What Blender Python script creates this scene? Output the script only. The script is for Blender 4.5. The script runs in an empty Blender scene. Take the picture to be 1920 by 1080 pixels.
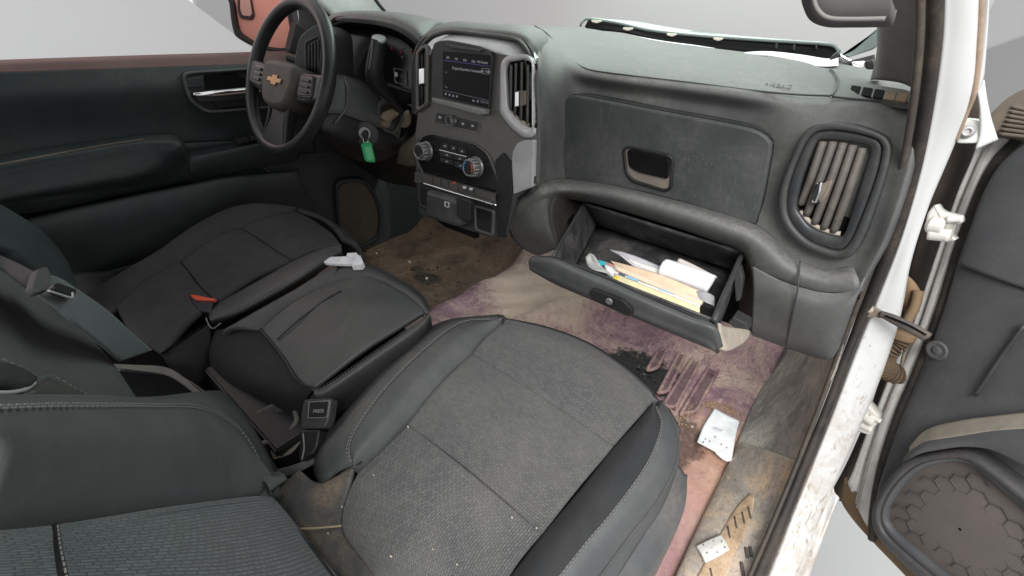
import bpy, bmesh, math, random
import numpy as np
from mathutils import Vector, Matrix

random.seed(7)
rng = np.random.default_rng(7)
scene = bpy.context.scene
col = scene.collection

# ------------------------------------------------------------------ camera
# x = towards the passenger side, y = towards the windscreen, z = up, metres; z = 0 is the cab floor
CAM = np.array([0.70, 0.0, 0.95])
FPX = 812.1767
RW = np.array([[0.77331569, 0.37469287, -0.51145683],
               [0.63265205, -0.40304088, 0.66129376],
               [0.04164404, -0.83496306, -0.54872804]])
cam_data = bpy.data.cameras.new('camera')
cam_data.sensor_width = 36.0
cam_data.lens = FPX / 1920 * 36.0
cam_data.clip_start = 0.02
cam_data.clip_end = 200
cam = bpy.data.objects.new('camera', cam_data)
col.objects.link(cam)
M = Matrix.Identity(4)
for r in range(3):
    M[r][0] = RW[r][0]; M[r][1] = -RW[r][1]; M[r][2] = -RW[r][2]; M[r][3] = CAM[r]
cam.matrix_world = M
scene.camera = cam

# ------------------------------------------------------------------ light
world = bpy.data.worlds.new('World')
scene.world = world
world.use_nodes = True
wb = world.node_tree.nodes['Background']
wb.inputs[0].default_value = (0.985, 0.995, 1.0, 1)
wb.inputs[1].default_value = 0.80

def area(name, loc, target, size, energy, color):
    d = bpy.data.lights.new(name, 'AREA')
    d.shape = 'RECTANGLE'; d.size = size[0]; d.size_y = size[1]
    d.energy = energy; d.color = color
    o = bpy.data.objects.new(name, d); col.objects.link(o)
    o.location = loc
    o.rotation_euler = (Vector(target) - Vector(loc)).to_track_quat('-Z', 'Y').to_euler()
    return o
area('windscreen_light', (0.1, 2.1, 1.75), (0.1, 1.0, 0.86), (2.2, 0.8), 26, (0.80, 1.0, 0.91))
area('door_opening_light', (1.5, -1.15, 2.6), (0.75, 0.6, 0.20), (1.3, 1.3), 100, (1.0, 0.985, 0.97))
area('driver_window_light', (-2.6, 0.5, 1.7), (-0.85, 0.4, 0.8), (1.2, 0.8), 3.5, (1.0, 0.40, 0.34))

scene.view_settings.view_transform = 'Standard'
scene.view_settings.look = 'None'
scene.view_settings.exposure = 0.30
scene.view_settings.gamma = 1.0
scene.render.engine = 'CYCLES'
scene.cycles.max_bounces = 6
scene.cycles.use_denoising = True

# ------------------------------------------------------------------ tracing: a point of the photograph at a stated place in the cab
def ray(px, py):
    return RW @ np.array([(px - 960) / FPX, (py - 540) / FPX, 1.0])
class Ax:
    def __init__(s, i): s.i = i
    def at(s, px, py, d):
        r = ray(px, py); return CAM + r * (d - CAM[s.i]) / r[s.i]
XA, YA, ZA = Ax(0), Ax(1), Ax(2)
class Plane:
    def __init__(s, p0, n):
        s.p0 = np.array(p0, float); s.n = np.array(n, float) / np.linalg.norm(n)
    def at(s, px, py, d=0.0):
        r = ray(px, py); p = s.p0 + s.n * d
        return CAM + r * (s.n @ (p - CAM)) / (s.n @ r)
def tr(P, spec, d=None):
    out = []
    cur = 0.0 if d is None else d
    for tok in spec.split():
        v = [float(t) for t in tok.split(',')]
        if len(v) > 2: cur = v[2]
        out.append(P.at(v[0], v[1], cur))
    return np.array(out)
def crom(pts, n, closed=False):
    pts = np.asarray(pts, float)
    if len(pts) == 2 and not closed:
        t = np.linspace(0, 1, n)[:, None]; return pts[0] * (1 - t) + pts[1] * t
    m = len(pts)
    if closed: P = np.vstack([pts[-1], pts, pts[0], pts[1]]); segs = m
    else: P = np.vstack([2 * pts[0] - pts[1], pts, 2 * pts[-1] - pts[-2]]); segs = m - 1
    k = 12; fine = []
    for i in range(segs):
        p0, p1, p2, p3 = P[i], P[i + 1], P[i + 2], P[i + 3]
        t = np.linspace(0, 1, k, endpoint=False)[:, None]
        fine.append(0.5 * (2 * p1 + (p2 - p0) * t + (2 * p0 - 5 * p1 + 4 * p2 - p3) * t ** 2 + (3 * p1 - p0 - 3 * p2 + p3) * t ** 3))
    fine.append(P[-2][None] if not closed else pts[0][None])
    return resample(np.vstack(fine), n, closed)
def resample(f, n, closed=False):
    s = np.r_[0, np.cumsum(np.linalg.norm(np.diff(f, axis=0), axis=1))]
    t = np.linspace(0, s[-1], n + 1 if closed else n)
    if closed: t = t[:-1]
    return np.stack([np.interp(t, s, f[:, i]) for i in range(3)], 1)
def rounded(poly, r, n=5):
    poly = [np.asarray(p, float) for p in poly]; m = len(poly); out = []
    for i in range(m):
        a, b, c = poly[i - 1], poly[i], poly[(i + 1) % m]
        la, lc = np.linalg.norm(a - b), np.linalg.norm(c - b)
        k = min(r, la * .48, lc * .48)
        p, q = b + (a - b) / la * k, b + (c - b) / lc * k
        for t in np.linspace(0, 1, n):
            out.append(p * (1 - t) ** 2 + 2 * b * t * (1 - t) + q * t * t)
    return np.array(out)
def unit(v):
    v = np.asarray(v, float); return v / (np.linalg.norm(v) + 1e-12)

# ------------------------------------------------------------------ objects
def thing(name, label, cat, loc=(0, 0, 0), group=None):
    o = bpy.data.objects.new(name, None); col.objects.link(o)
    o.empty_display_size = 0.05
    o.location = tuple(float(v) for v in loc)
    o['label'] = label; o['category'] = cat
    if group: o['group'] = group
    return o
def wloc(o):
    p = Vector(o.location)
    return p
def tag(o, label=None, cat=None, group=None, kind=None):
    if label: o['label'] = label
    if cat: o['category'] = cat
    if group: o['group'] = group
    if kind: o['kind'] = kind
    return o
def put(o, parent):
    col.objects.link(o)
    if parent is not None:
        o.parent = parent
        if parent.type == 'EMPTY':
            o.matrix_parent_inverse = Matrix.Translation(-Vector(parent.location))
    return o
def mk(name, verts, faces, mat, parent=None, smooth=True, uvs=None, mats=None, fm=None):
    me = bpy.data.meshes.new(name)
    me.from_pydata([tuple(map(float, v)) for v in verts], [], [tuple(int(i) for i in f) for f in faces])
    if uvs is not None:
        lay = me.uv_layers.new(name='UVMap')
        li = np.empty(len(me.loops), dtype=np.int32); me.loops.foreach_get('vertex_index', li)
        lay.data.foreach_set('uv', np.asarray(uvs, np.float32)[li].ravel())
    me.materials.append(mat)
    if smooth: me.polygons.foreach_set('use_smooth', [True] * len(me.polygons))
    me.update()
    return put(bpy.data.objects.new(name, me), parent)
def orient(V, F):
    # faces look at the camera side
    V = np.asarray(V); f = F[len(F) // 2]
    c = V[list(f)].mean(0); n = np.cross(V[f[1]] - V[f[0]], V[f[2]] - V[f[0]])
    if n @ (CAM - c) < 0: return [tuple(reversed(q)) for q in F]
    return F
def grid_faces(nu, nv, cu=False):
    F = []
    for i in range(nu if cu else nu - 1):
        for j in range(nv - 1):
            a = i * nv + j; b = ((i + 1) % nu) * nv + j
            F.append((a, b, b + 1, a + 1))
    return F
def loft(name, curves, mat, parent=None, nu=24, nv=24, puff=0.0, pw=4, thick=0.012, smooth=True, raw=False, disp=None, flip=False, tint=None, up=None):
    """surface through curves (each resampled to nu), interpolated across with nv"""
    R = [crom(c, nu) for c in curves]
    A = np.stack(R, 1)                     # nu, k, 3
    G = np.stack([crom_u(A[i], nv) for i in range(nu)], 0)   # nu,nv,3
    du = np.gradient(G, axis=0); dv = np.gradient(G, axis=1)
    N = np.cross(du, dv); N /= np.linalg.norm(N, axis=2, keepdims=True) + 1e-12
    mid = G[nu // 2, nv // 2]
    if N[nu // 2, nv // 2] @ (CAM - mid) < 0: N = -N
    if up is not None and (N[nu // 2, nv // 2] @ np.array(up)) < 0: N = -N
    u = np.linspace(-1, 1, nu)[:, None]; v = np.linspace(-1, 1, nv)[None, :]
    if puff:
        w = (1 - np.abs(u) ** pw) * (1 - np.abs(v) ** pw)
        G = G + N * (puff * w)[..., None]
    if disp is not None: G = G + N * disp(G, u, v)[..., None]
    su = np.r_[0, np.cumsum(np.linalg.norm(np.diff(G[:, nv // 2], axis=0), axis=1))]
    sv = np.r_[0, np.cumsum(np.linalg.norm(np.diff(G[nu // 2], axis=0), axis=1))]
    UV = np.stack(np.meshgrid(su, sv, indexing='ij'), -1).reshape(-1, 2)
    V = G.reshape(-1, 3); F = grid_faces(nu, nv)
    f = F[len(F) // 2]; fn = np.cross(V[f[1]] - V[f[0]], V[f[2]] - V[f[0]])
    if fn @ N[nu // 2, nv // 2] < 0: F = [tuple(reversed(q)) for q in F]
    o = mk(name, V, F, mat, parent, smooth, UV)
    if thick:
        m = o.modifiers.new('solid', 'SOLIDIFY'); m.thickness = thick; m.offset = -1
    o['_'] = 0; del o['_']
    return o
def crom_u(P, n):
    """interpolate through control points with equal parameter steps (keeps rows aligned)"""
    m = len(P)
    if m == 2:
        t = np.linspace(0, 1, n)[:, None]; return P[0] * (1 - t) + P[1] * t
    Q = np.vstack([2 * P[0] - P[1], P, 2 * P[-1] - P[-2]])
    t = np.linspace(0, m - 1, n); i = np.minimum(t.astype(int), m - 2); f = (t - i)[:, None]
    p0, p1, p2, p3 = Q[i], Q[i + 1], Q[i + 2], Q[i + 3]
    return 0.5 * (2 * p1 + (p2 - p0) * f + (2 * p0 - 5 * p1 + 4 * p2 - p3) * f ** 2 + (3 * p1 - p0 - 3 * p2 + p3) * f ** 3)
def net(name, cols, P, mat, parent=None, nu=60, nv=60, **k):
    """cols: list of specs with the same number of points; smooth surface through all of them"""
    return loft_net(name, np.array([tr(P, c) for c in cols]), mat, parent, nu, nv, **k)
def loft_net(name, A, mat, parent, nu, nv, thick=0.012, up=None):
    B = np.stack([crom_u(A[:, j], nu) for j in range(A.shape[1])], 1)
    G = np.stack([crom_u(B[i], nv) for i in range(nu)], 0)
    V = G.reshape(-1, 3); F = orient(V, grid_faces(nu, nv))
    su = np.r_[0, np.cumsum(np.linalg.norm(np.diff(G[:, nv // 2], axis=0), axis=1))]
    sv = np.r_[0, np.cumsum(np.linalg.norm(np.diff(G[nu // 2], axis=0), axis=1))]
    UV = np.stack(np.meshgrid(su, sv, indexing='ij'), -1).reshape(-1, 2)
    o = mk(name, V, F, mat, parent, True, UV)
    if thick:
        m = o.modifiers.new('solid', 'SOLIDIFY'); m.thickness = thick; m.offset = -1
    return o
def offset_poly(P, n, d):
    """shrink a closed planar loop by d"""
    m = len(P); A = np.roll(P, 1, 0); B = np.roll(P, -1, 0)
    e1 = P - A; e2 = B - P
    e1 /= np.linalg.norm(e1, axis=1, keepdims=True) + 1e-9; e2 /= np.linalg.norm(e2, axis=1, keepdims=True) + 1e-9
    n1 = np.cross(n, e1); n2 = np.cross(n, e2); b = n1 + n2
    b /= np.linalg.norm(b, axis=1, keepdims=True) + 1e-9
    k = np.clip((b * n1).sum(1), .5, 1)[:, None]
    return P + b * d / k
def area_sign(P, n):
    c = P.mean(0); return sum(np.cross(P[i - 1] - c, P[i] - c) @ n for i in range(len(P)))
def slab(name, outline, mat, parent=None, t=0.01, back=0.004, bevel=0.002, n=None, smooth=False, dome=0.0):
    """solid plate: outline at the base plane, raised t towards n, sunk back behind it"""
    P = np.asarray(outline, float); c = P.mean(0)
    if n is None:
        n = np.zeros(3)
        for i in range(len(P)): n += np.cross(P[i - 1] - c, P[i] - c)
        n = unit(n)
        if n @ (CAM - c) < 0: n = -n
    n = unit(n)
    if area_sign(P, n) < 0: P = P[::-1]
    m = len(P); b = min(bevel, t * .9 if t > 0 else bevel)
    rings = [P - n * back, P + n * (t - b)]
    if b > 0:
        rings += [offset_poly(P, n, b * .3) + n * (t - b * .3), offset_poly(P, n, b) + n * t]
    V = np.vstack(rings); F = []
    for k in range(len(rings) - 1):
        for i in range(m):
            a = k * m + i; d = k * m + (i + 1) % m
            F.append((a, d, d + m, a + m))
    top = [(len(rings) - 1) * m + i for i in range(m)]
    if dome:
        V = np.vstack([V, rings[-1].mean(0) + n * dome]); ci = len(V) - 1
        for i in range(m): F.append((top[i], top[(i + 1) % m], ci))
    else: F.append(tuple(top))
    F.append(tuple(reversed(range(m))))
    o = mk(name, V, F, mat, parent, False)
    if smooth:
        me = o.data
        fl = [len(p.vertices) == 4 for p in me.polygons]; me.polygons.foreach_set('use_smooth', fl)
    return o
def ring(name, outer, inner, mat, parent=None, t=0.008, back=0.006, n=None, N=72, bevel=0.003, sink=0.0):
    """raised frame between two closed loops"""
    O = resample_c(outer, N); I = resample_c(inner, N)
    c = O.mean(0)
    if n is None:
        n = np.zeros(3)
        for i in range(N): n += np.cross(O[i - 1] - c, O[i] - c)
        n = unit(n)
        if n @ (CAM - c) < 0: n = -n
    if area_sign(O, n) < 0: O = O[::-1]
    if area_sign(I, n) < 0: I = I[::-1]
    best = min(range(N), key=lambda k: np.linalg.norm(np.roll(I, -k, 0) - O, axis=1).sum()); I = np.roll(I, -best, 0)
    L = [O - n * back, O + n * (t - bevel), O + (I - O) * min(.3, .12) + n * t, I + (O - I) * .12 + n * (t - sink * .2), I + n * (t - bevel - sink * .6), I - n * back]
    V = np.vstack(L); F = []
    for k in range(len(L)):
        k2 = (k + 1) % len(L)
        for i in range(N):
            j = (i + 1) % N
            F.append((k * N + i, k * N + j, k2 * N + j, k2 * N + i))
    return mk(name, V, F, mat, parent, True)
def resample_c(P, N):
    P = np.asarray(P, float); return resample(np.vstack([P, P[:1]]), N, True)
def tube(name, path, r, mat, parent=None, n=60, seg=10, closed=False, ax=None, ry=None, smooth=True):
    """tube along a path; r may be a list of radii along it; ry = second radius ratio with ax as its direction"""
    P = crom(path, n, closed) if len(path) > 2 else crom(path, n)
    rr = np.interp(np.linspace(0, 1, n), np.linspace(0, 1, len(r)), r) if isinstance(r, (list, tuple)) else np.full(n, r)
    T = np.gradient(P, axis=0)
    if closed: T = np.roll(P, -1, 0) - np.roll(P, 1, 0)
    T /= np.linalg.norm(T, axis=1, keepdims=True) + 1e-12
    a = np.array(ax if ax is not None else (0.31, 0.2, 0.93), float)
    V = []
    for i in range(n):
        u = a - T[i] * (a @ T[i]); u = unit(u); w = np.cross(T[i], u)
        for k in range(seg):
            q = 2 * math.pi * k / seg
            V.append(P[i] + rr[i] * (math.cos(q) * u * (1.0) + math.sin(q) * w * (ry or 1.0)))
    F = []
    for i in range(n if closed else n - 1):
        j = (i + 1) % n
        for k in range(seg):
            l = (k + 1) % seg
            F.append((i * seg + k, i * seg + l, j * seg + l, j * seg + k))
    if not closed:
        F.append(tuple(reversed(range(seg)))); F.append(tuple((n - 1) * seg + k for k in range(seg)))
    return mk(name, V, F, mat, parent, smooth)
def box(name, c, s, mat, parent=None, rot=None, bevel=0.004):
    bm = bmesh.new(); bmesh.ops.create_cube(bm, size=1)
    bmesh.ops.scale(bm, vec=s, verts=bm.verts)
    if bevel: bmesh.ops.bevel(bm, geom=bm.edges[:], offset=bevel, segments=2, affect='EDGES')
    if rot is not None: bmesh.ops.transform(bm, matrix=Matrix(rot).to_4x4() if not isinstance(rot, Matrix) else rot, verts=bm.verts)
    bmesh.ops.translate(bm, vec=tuple(map(float, c)), verts=bm.verts)
    me = bpy.data.meshes.new(name); bm.to_mesh(me); bm.free(); me.materials.append(mat)
    return put(bpy.data.objects.new(name, me), parent)
def cyl(name, c, axis, prof, mat, parent=None, seg=32, smooth=True):
    """turned part: prof = list of (radius, height along axis)"""
    axis = unit(axis); a = np.array((0, 0, 1.0)) if abs(axis[2]) < .9 else np.array((1.0, 0, 0))
    u = unit(a - axis * (a @ axis)); w = np.cross(axis, u); V = []; F = []
    for (r, h) in prof:
        for k in range(seg):
            q = 2 * math.pi * k / seg
            V.append(np.asarray(c) + axis * h + r * (math.cos(q) * u + math.sin(q) * w))
    for i in range(len(prof) - 1):
        for k in range(seg):
            l = (k + 1) % seg
            F.append((i * seg + k, i * seg + l, (i + 1) * seg + l, (i + 1) * seg + k))
    F.append(tuple(reversed(range(seg)))); F.append(tuple((len(prof) - 1) * seg + k for k in range(seg)))
    o = mk(name, V, F, mat, parent, False)
    if smooth:
        try:
            o.data.polygons.foreach_set('use_smooth', [len(p.vertices) == 4 for p in o.data.polygons])
        except Exception: pass
    return o
def text(name, s, at, right, upv, size, mat, parent=None, depth=0.0003, lift=0.0008, align='CENTER'):
    cu = bpy.data.curves.new(name, 'FONT'); cu.body = s; cu.size = size; cu.extrude = depth
    cu.align_x = align; cu.align_y = 'CENTER'
    tmp = bpy.data.objects.new(name + '_tmp', cu); col.objects.link(tmp)
    dg = bpy.context.evaluated_depsgraph_get()
    me = bpy.data.meshes.new_from_object(tmp.evaluated_get(dg))
    bpy.data.objects.remove(tmp); bpy.data.curves.remove(cu)
    r = unit(right); u = unit(np.asarray(upv) - r * (np.asarray(upv) @ r)); n = np.cross(r, u)
    X = Matrix(((r[0], u[0], n[0], 0), (r[1], u[1], n[1], 0), (r[2], u[2], n[2], 0), (0, 0, 0, 1)))
    me.transform(Matrix.Translation(Vector(np.asarray(at) + n * lift)) @ X)
    me.materials.clear(); me.materials.append(mat); me.name = name
    return put(bpy.data.objects.new(name, me), parent)
def stitch(name, pts, mat, parent, r=0.0011, n=80, lift=0.002, nrm=(0, 0, 1)):
    """a row of thread stitches (short dashes, one mesh) along a seam"""
    P = crom(pts, n) + np.array(nrm) * lift
    L = np.linalg.norm(np.diff(P, axis=0), axis=1).sum(); m = max(4, int(L / 0.006))
    Q = resample(P, m * 2); V = []; F = []
    for i in range(m):
        a, b = Q[2 * i], Q[2 * i + 1]; d = unit(b - a); s = unit(np.cross(d, nrm)) * r; u = unit(np.cross(s, d)) * r
        k = len(V)
        for p in (a, b): V += [p + s * .62, p + u * .62, p - s * .62, p - u * .62]
        F += [(k, k + 1, k + 5, k + 4), (k + 1, k + 2, k + 6, k + 5), (k + 2, k + 3, k + 7, k + 6), (k + 3, k, k + 4, k + 7), (k + 3, k + 2, k + 1, k), (k + 4, k + 5, k + 6, k + 7)]
    return mk(name, V, F, mat, parent, False)

# ------------------------------------------------------------------ materials
def base_mat(name):
    m = bpy.data.materials.new(name); m.use_nodes = True
    nt = m.node_tree; b = nt.nodes['Principled BSDF']
    return m, nt, b
def N(nt, t, **k):
    n = nt.nodes.new(t)
    for a, v in k.items(): setattr(n, a, v)
    return n
def rgba(c): return (c[0], c[1], c[2], 1)
def ramp(nt, src, stops):
    r = N(nt, 'ShaderNodeValToRGB'); e = r.color_ramp.elements
    while len(e) < len(stops): e.new(.5)
    for i, (p, c) in enumerate(stops):
        e[i].position = p; e[i].color = rgba(c) if not isinstance(c, (int, float)) else (c, c, c, 1)
    nt.links.new(src, r.inputs[0]); return r.outputs[0]
def mix(nt, f, a, b):
    m = N(nt, 'ShaderNodeMix', data_type='RGBA')
    L = nt.links
    if isinstance(f, (int, float)): m.inputs[0].default_value = f
    else: L.new(f, m.inputs[0])
    for s, v in ((6, a), (7, b)):
        if isinstance(v, (tuple, list)): m.inputs[s].default_value = rgba(v)
        else: L.new(v, m.inputs[s])
    return m.outputs[2]
def math_n(nt, op, a, b=None, clamp=False):
    m = N(nt, 'ShaderNodeMath', operation=op, use_clamp=clamp)
    for s, v in ((0, a), (1, b)):
        if v is None: continue
        if isinstance(v, (int, float)): m.inputs[s].default_value = v
        else: nt.links.new(v, m.inputs[s])
    return m.outputs[0]
def noise(nt, vec, scale, detail=6, rough=.6, dist=0.0):
    n = N(nt, 'ShaderNodeTexNoise'); n.inputs['Scale'].default_value = scale; n.inputs['Detail'].default_value = detail
    n.inputs['Roughness'].default_value = rough; n.inputs['Distortion'].default_value = dist
    if vec is not None: nt.links.new(vec, n.inputs['Vector'])
    return n.outputs[0]
def bump(nt, b, h, strength, dist=0.002):
    n = N(nt, 'ShaderNodeBump'); n.inputs['Strength'].default_value = strength; n.inputs['Distance'].default_value = dist
    nt.links.new(h, n.inputs['Height']); nt.links.new(n.outputs[0], b.inputs['Normal'])
    return n
def plastic(name, c, rough=.55, dust=.35, dcol=(.26, .225, .19), dscale=5.0, grain=.12, gscale=900, metallic=0, scratch=.0, topdust=0.0, spec=.4, speck=.0):
    m, nt, b = base_mat(name)
    oc = N(nt, 'ShaderNodeTexCoord').outputs['Object']
    big = ramp(nt, noise(nt, oc, dscale, 8, .65, .4), [(.42, 0.0), (.72, 1.0)])
    fine = ramp(nt, noise(nt, oc, dscale * 14, 4, .7), [(.35, .25), (.7, 1.0)])
    f = math_n(nt, 'MULTIPLY', math_n(nt, 'MULTIPLY', big, fine), dust)
    if topdust:
        g = N(nt, 'ShaderNodeNewGeometry'); s = N(nt, 'ShaderNodeSeparateXYZ'); nt.links.new(g.outputs['Normal'], s.inputs[0])
        up = math_n(nt, 'MULTIPLY', ramp(nt, s.outputs[2], [(.35, 0.0), (.95, 1.0)]), topdust)
        f = math_n(nt, 'ADD', f, math_n(nt, 'MULTIPLY', up, fine), True)
    var = ramp(nt, noise(nt, oc, dscale * 3, 5), [(.3, tuple(v * .86 for v in c)), (.7, tuple(v * 1.12 for v in c))])
    cc = mix(nt, f, var, dcol)
    if scratch:
        mp = N(nt, 'ShaderNodeMapping'); mp.inputs['Scale'].default_value = (70, 9, 9); mp.inputs['Rotation'].default_value = (.4, .7, .5)
        nt.links.new(oc, mp.inputs[0])
        sc = ramp(nt, noise(nt, mp.outputs[0], 4, 3, .5, 1.2), [(.68, 0.0), (.74, 1.0)])
        cc = mix(nt, math_n(nt, 'MULTIPLY', sc, scratch), cc, tuple(min(1, v * 2.2 + .06) for v in c))
    if speck:
        s1 = ramp(nt, noise(nt, oc, 330, 2, .5), [(.64, 0.0), (.74, 1.0)]); s2 = ramp(nt, noise(nt, oc, 11, 5, .7), [(.38, .1), (.68, 1.0)])
        cc = mix(nt, math_n(nt, 'MULTIPLY', math_n(nt, 'MULTIPLY', s1, s2), speck), cc, dcol)
        mp3 = N(nt, 'ShaderNodeMapping'); mp3.inputs['Scale'].default_value = (1, 1, .25); mp3.inputs['Rotation'].default_value = (0, .5, 0); nt.links.new(oc, mp3.inputs[0])
        smear = ramp(nt, noise(nt, mp3.outputs[0], 38, 6, .75, 2.0), [(.60, 0.0), (.78, 1.0)])
        cc = mix(nt, math_n(nt, 'MULTIPLY', smear, speck * .55), cc, dcol)
    nt.links.new(cc, b.inputs['Base Color'])
    rr = math_n(nt, 'ADD', math_n(nt, 'MULTIPLY', f, .3), rough, True)
    nt.links.new(rr, b.inputs['Roughness'])
    b.inputs['Metallic'].default_value = metallic; b.inputs['Specular IOR Level'].default_value = spec
    if grain: bump(nt, b, noise(nt, oc, gscale, 2), grain, .0008)
    return m
def hair(nt, vec, scale, width, detail=3, dist=1.5):
    n = noise(nt, vec, scale, detail, .55, dist)
    return ramp(nt, math_n(nt, 'ABSOLUTE', math_n(nt, 'SUBTRACT', n, .5)), [(0.0, 1.0), (width, 0.0)])
def flat(name, c, rough=.5, metallic=0, emit=0, spec=.5, alpha=1):
    m, nt, b = base_mat(name)
    oc = N(nt, 'ShaderNodeTexCoord').outputs['Object']
    v = ramp(nt, noise(nt, oc, 60, 5), [(.3, tuple(x * .93 for x in c)), (.7, tuple(min(1, x * 1.05) for x in c))])
    nt.links.new(v, b.inputs['Base Color'])
    b.inputs['Roughness'].default_value = rough; b.inputs['Metallic'].default_value = metallic; b.inputs['Specular IOR Level'].default_value = spec
    if emit:
        b.inputs['Emission Color'].default_value = rgba(c); b.inputs['Emission Strength'].default_value = emit
    if alpha < 1: b.inputs['Alpha'].default_value = alpha
    return m
def fabric(name, c1, c2, bw=.0085, rh=.0036, dust=.3, rot=0.0, strength=.6):
    m, nt, b = base_mat(name)
    tc = N(nt, 'ShaderNodeTexCoord'); uv = tc.outputs['UV']; oc = tc.outputs['Object']
    mp = N(nt, 'ShaderNodeMapping'); mp.inputs['Rotation'].default_value = (0, 0, rot); nt.links.new(uv, mp.inputs[0])
    wob = N(nt, 'ShaderNodeVectorMath', operation='ADD'); nz = N(nt, 'ShaderNodeTexNoise'); nz.inputs['Scale'].default_value = 30
    nt.links.new(uv, nz.inputs['Vector'])
    sc = N(nt, 'ShaderNodeVectorMath', operation='SCALE'); nt.links.new(nz.outputs[1], sc.inputs[0]); sc.inputs['Scale'].default_value = .0034
    nt.links.new(mp.outputs[0], wob.inputs[0]); nt.links.new(sc.outputs[0], wob.inputs[1])
    br = N(nt, 'ShaderNodeTexBrick'); nt.links.new(wob.outputs[0], br.inputs['Vector'])
    br.offset = .36; br.offset_frequency = 2; br.inputs['Scale'].default_value = 1.0; br.inputs['Brick Width'].default_value = bw; br.inputs['Row Height'].default_value = rh
    br.inputs['Mortar Size'].default_value = rh * .22; br.inputs['Mortar Smooth'].default_value = .7
    br.inputs['Color1'].default_value = rgba(c1); br.inputs['Color2'].default_value = rgba(tuple(v * .62 for v in c1)); br.inputs['Mortar'].default_value = rgba(c2)
    f = math_n(nt, 'MULTIPLY', ramp(nt, noise(nt, oc, 7, 8, .7, .3), [(.42, 0.0), (.78, 1.0)]), dust)
    cc = mix(nt, f, br.outputs[0], (.22, .20, .178))
    cc = mix(nt, math_n(nt, 'MULTIPLY', ramp(nt, noise(nt, oc, 3.2, 6, .6, .5), [(.35, 0.0), (.7, 1.0)]), .35), cc, tuple(v * .55 for v in c1))
    fib = ramp(nt, noise(nt, oc, 900, 2), [(.3, 0.0), (.75, .35)])
    cc = mix(nt, fib, cc, tuple(v * 1.5 for v in c1))
    speck = ramp(nt, noise(nt, oc, 220, 1), [(.80, 0.0), (.83, .8)])
    cc = mix(nt, speck, cc, (.34, .31, .27))
    nt.links.new(cc, b.inputs['Base Color']); b.inputs['Roughness'].default_value = .9; b.inputs['Specular IOR Level'].default_value = .2
    b.inputs['Sheen Weight'].default_value = .15
    inv = math_n(nt, 'SUBTRACT', 1.0, br.outputs[1])
    bump(nt, b, inv, strength, .0012)
    return m

DASH = plastic('dash_plastic', (.085, .088, .086), .54, .42, (.26, .25, .235), 6, .25, 600, topdust=.40, speck=.6)
DASH_DARK = plastic('dark_dash_plastic', (.035, .037, .038), .5, .28, (.17, .15, .13), 6, .12, 800)
BLACK = plastic('black_plastic', (.014, .014, .015), .42, .22, (.12, .105, .09), 8, .06, 900)
GLOSS = plastic('gloss_black', (.008, .008, .009), .16, .12, (.10, .09, .08), 9, 0)
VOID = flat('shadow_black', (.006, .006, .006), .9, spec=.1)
GLOVE = plastic('glove_door_plastic', (.050, .054, .056), .52, .42, (.21, .195, .18), 7, .2, 600, scratch=.4, speck=.9)
STACK = plastic('console_metallic_grey', (.145, .139, .132), .38, .22, (.2, .18, .155), 7, .03, 900, metallic=.25)
SILVER = plastic('satin_silver', (.52, .51, .51), .34, .15, (.4, .37, .34), 8, .03, 900, metallic=.25)
CHROME = flat('chrome', (.75, .75, .75), .14, 1.0)
SLAT = plastic('dusty_vent_slat', (.085, .079, .074), .6, .55, (.30, .245, .19), 16, .12, 900)
VINYL = plastic('seat_vinyl', (.060, .063, .064), .5, .32, (.22, .2, .18), 6, .3, 380, speck=.25)
VINYL_DIRTY = plastic('soiled_seat_vinyl', (.062, .065, .066), .55, .8, (.34, .25, .16), 16, .22, 420)
SEAT_DARK = plastic('dark_seat_cloth', (.024, .025, .027), .8, .22, (.13, .12, .11), 8, .35, 650, spec=.2)
SEAT_GREEN = plastic('charcoal_backrest_cloth', (.066, .069, .071), .8, .28, (.16, .15, .14), 6, .4, 600, spec=.2)
WEAVE = fabric('woven_seat_cloth', (.112, .113, .114), (.036, .037, .038), .0078, .0036, dust=.42)
WEAVE2 = fabric('woven_backrest_cloth', (.115, .122, .130), (.036, .039, .043), .0105, .0046, dust=.12, strength=.7)
THREAD = flat('seam_thread', (.17, .17, .165), .8)
WHITE = None
DOORTRIM = plastic('door_trim_plastic', (.078, .080, .085), .55, .22, (.24, .22, .2), 5, .3, 420, speck=.4)
DDOOR = plastic('driver_door_trim', (.022, .028, .030), .5, .30, (.12, .115, .105), 5, .1, 700)
DDOOR_TOP_LIT = plastic('driver_door_red_lit_trim', (.095, .048, .044), .6, .25, (.2, .17, .15), 5, .1, 700)  # reddish light from the driver window is put into this base colour
GREYSTEEL = plastic('grey_door_steel', (.68, .67, .65), .45, .6, (.30, .225, .15), 10, 0)
RUBBER = plastic('rubber_seal', (.024, .022, .021), .65, .55, (.17, .125, .085), 14, .1, 500)
TAN = plastic('dusty_tan', (.36, .315, .265), .8, .4, (.28, .23, .18), 16, .1, 500)
PILLARTRIM = plastic('pillar_trim_grey', (.16, .153, .148), .7, .1, (.2, .18, .16), 6, .05, 900)
GREENTAG = flat('green_plastic', (.03, .46, .17), .35)
TAGPAPER = flat('green_tag_paper', (.18, .62, .30), .6)
PAPER = plastic('white_paper', (.80, .81, .83), .8, .10, (.55, .5, .45), 12, .05, 300)
PAPER_DIRTY = plastic('soiled_white_paper', (.74, .73, .69), .8, .35, (.42, .36, .28), 40, .05, 300)
MANILA = plastic('manila_paper', (.74, .56, .40), .8, .08, (.6, .5, .4), 12, .03, 300)
YELLOWP = plastic('pale_yellow_paper', (.74, .68, .42), .8, .08, (.6, .5, .4), 12, .03, 300)
GOLD = flat('gold_emblem', (.50, .26, .11), .4, .5)
RED = flat('red_button', (.75, .08, .035), .4)
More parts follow.
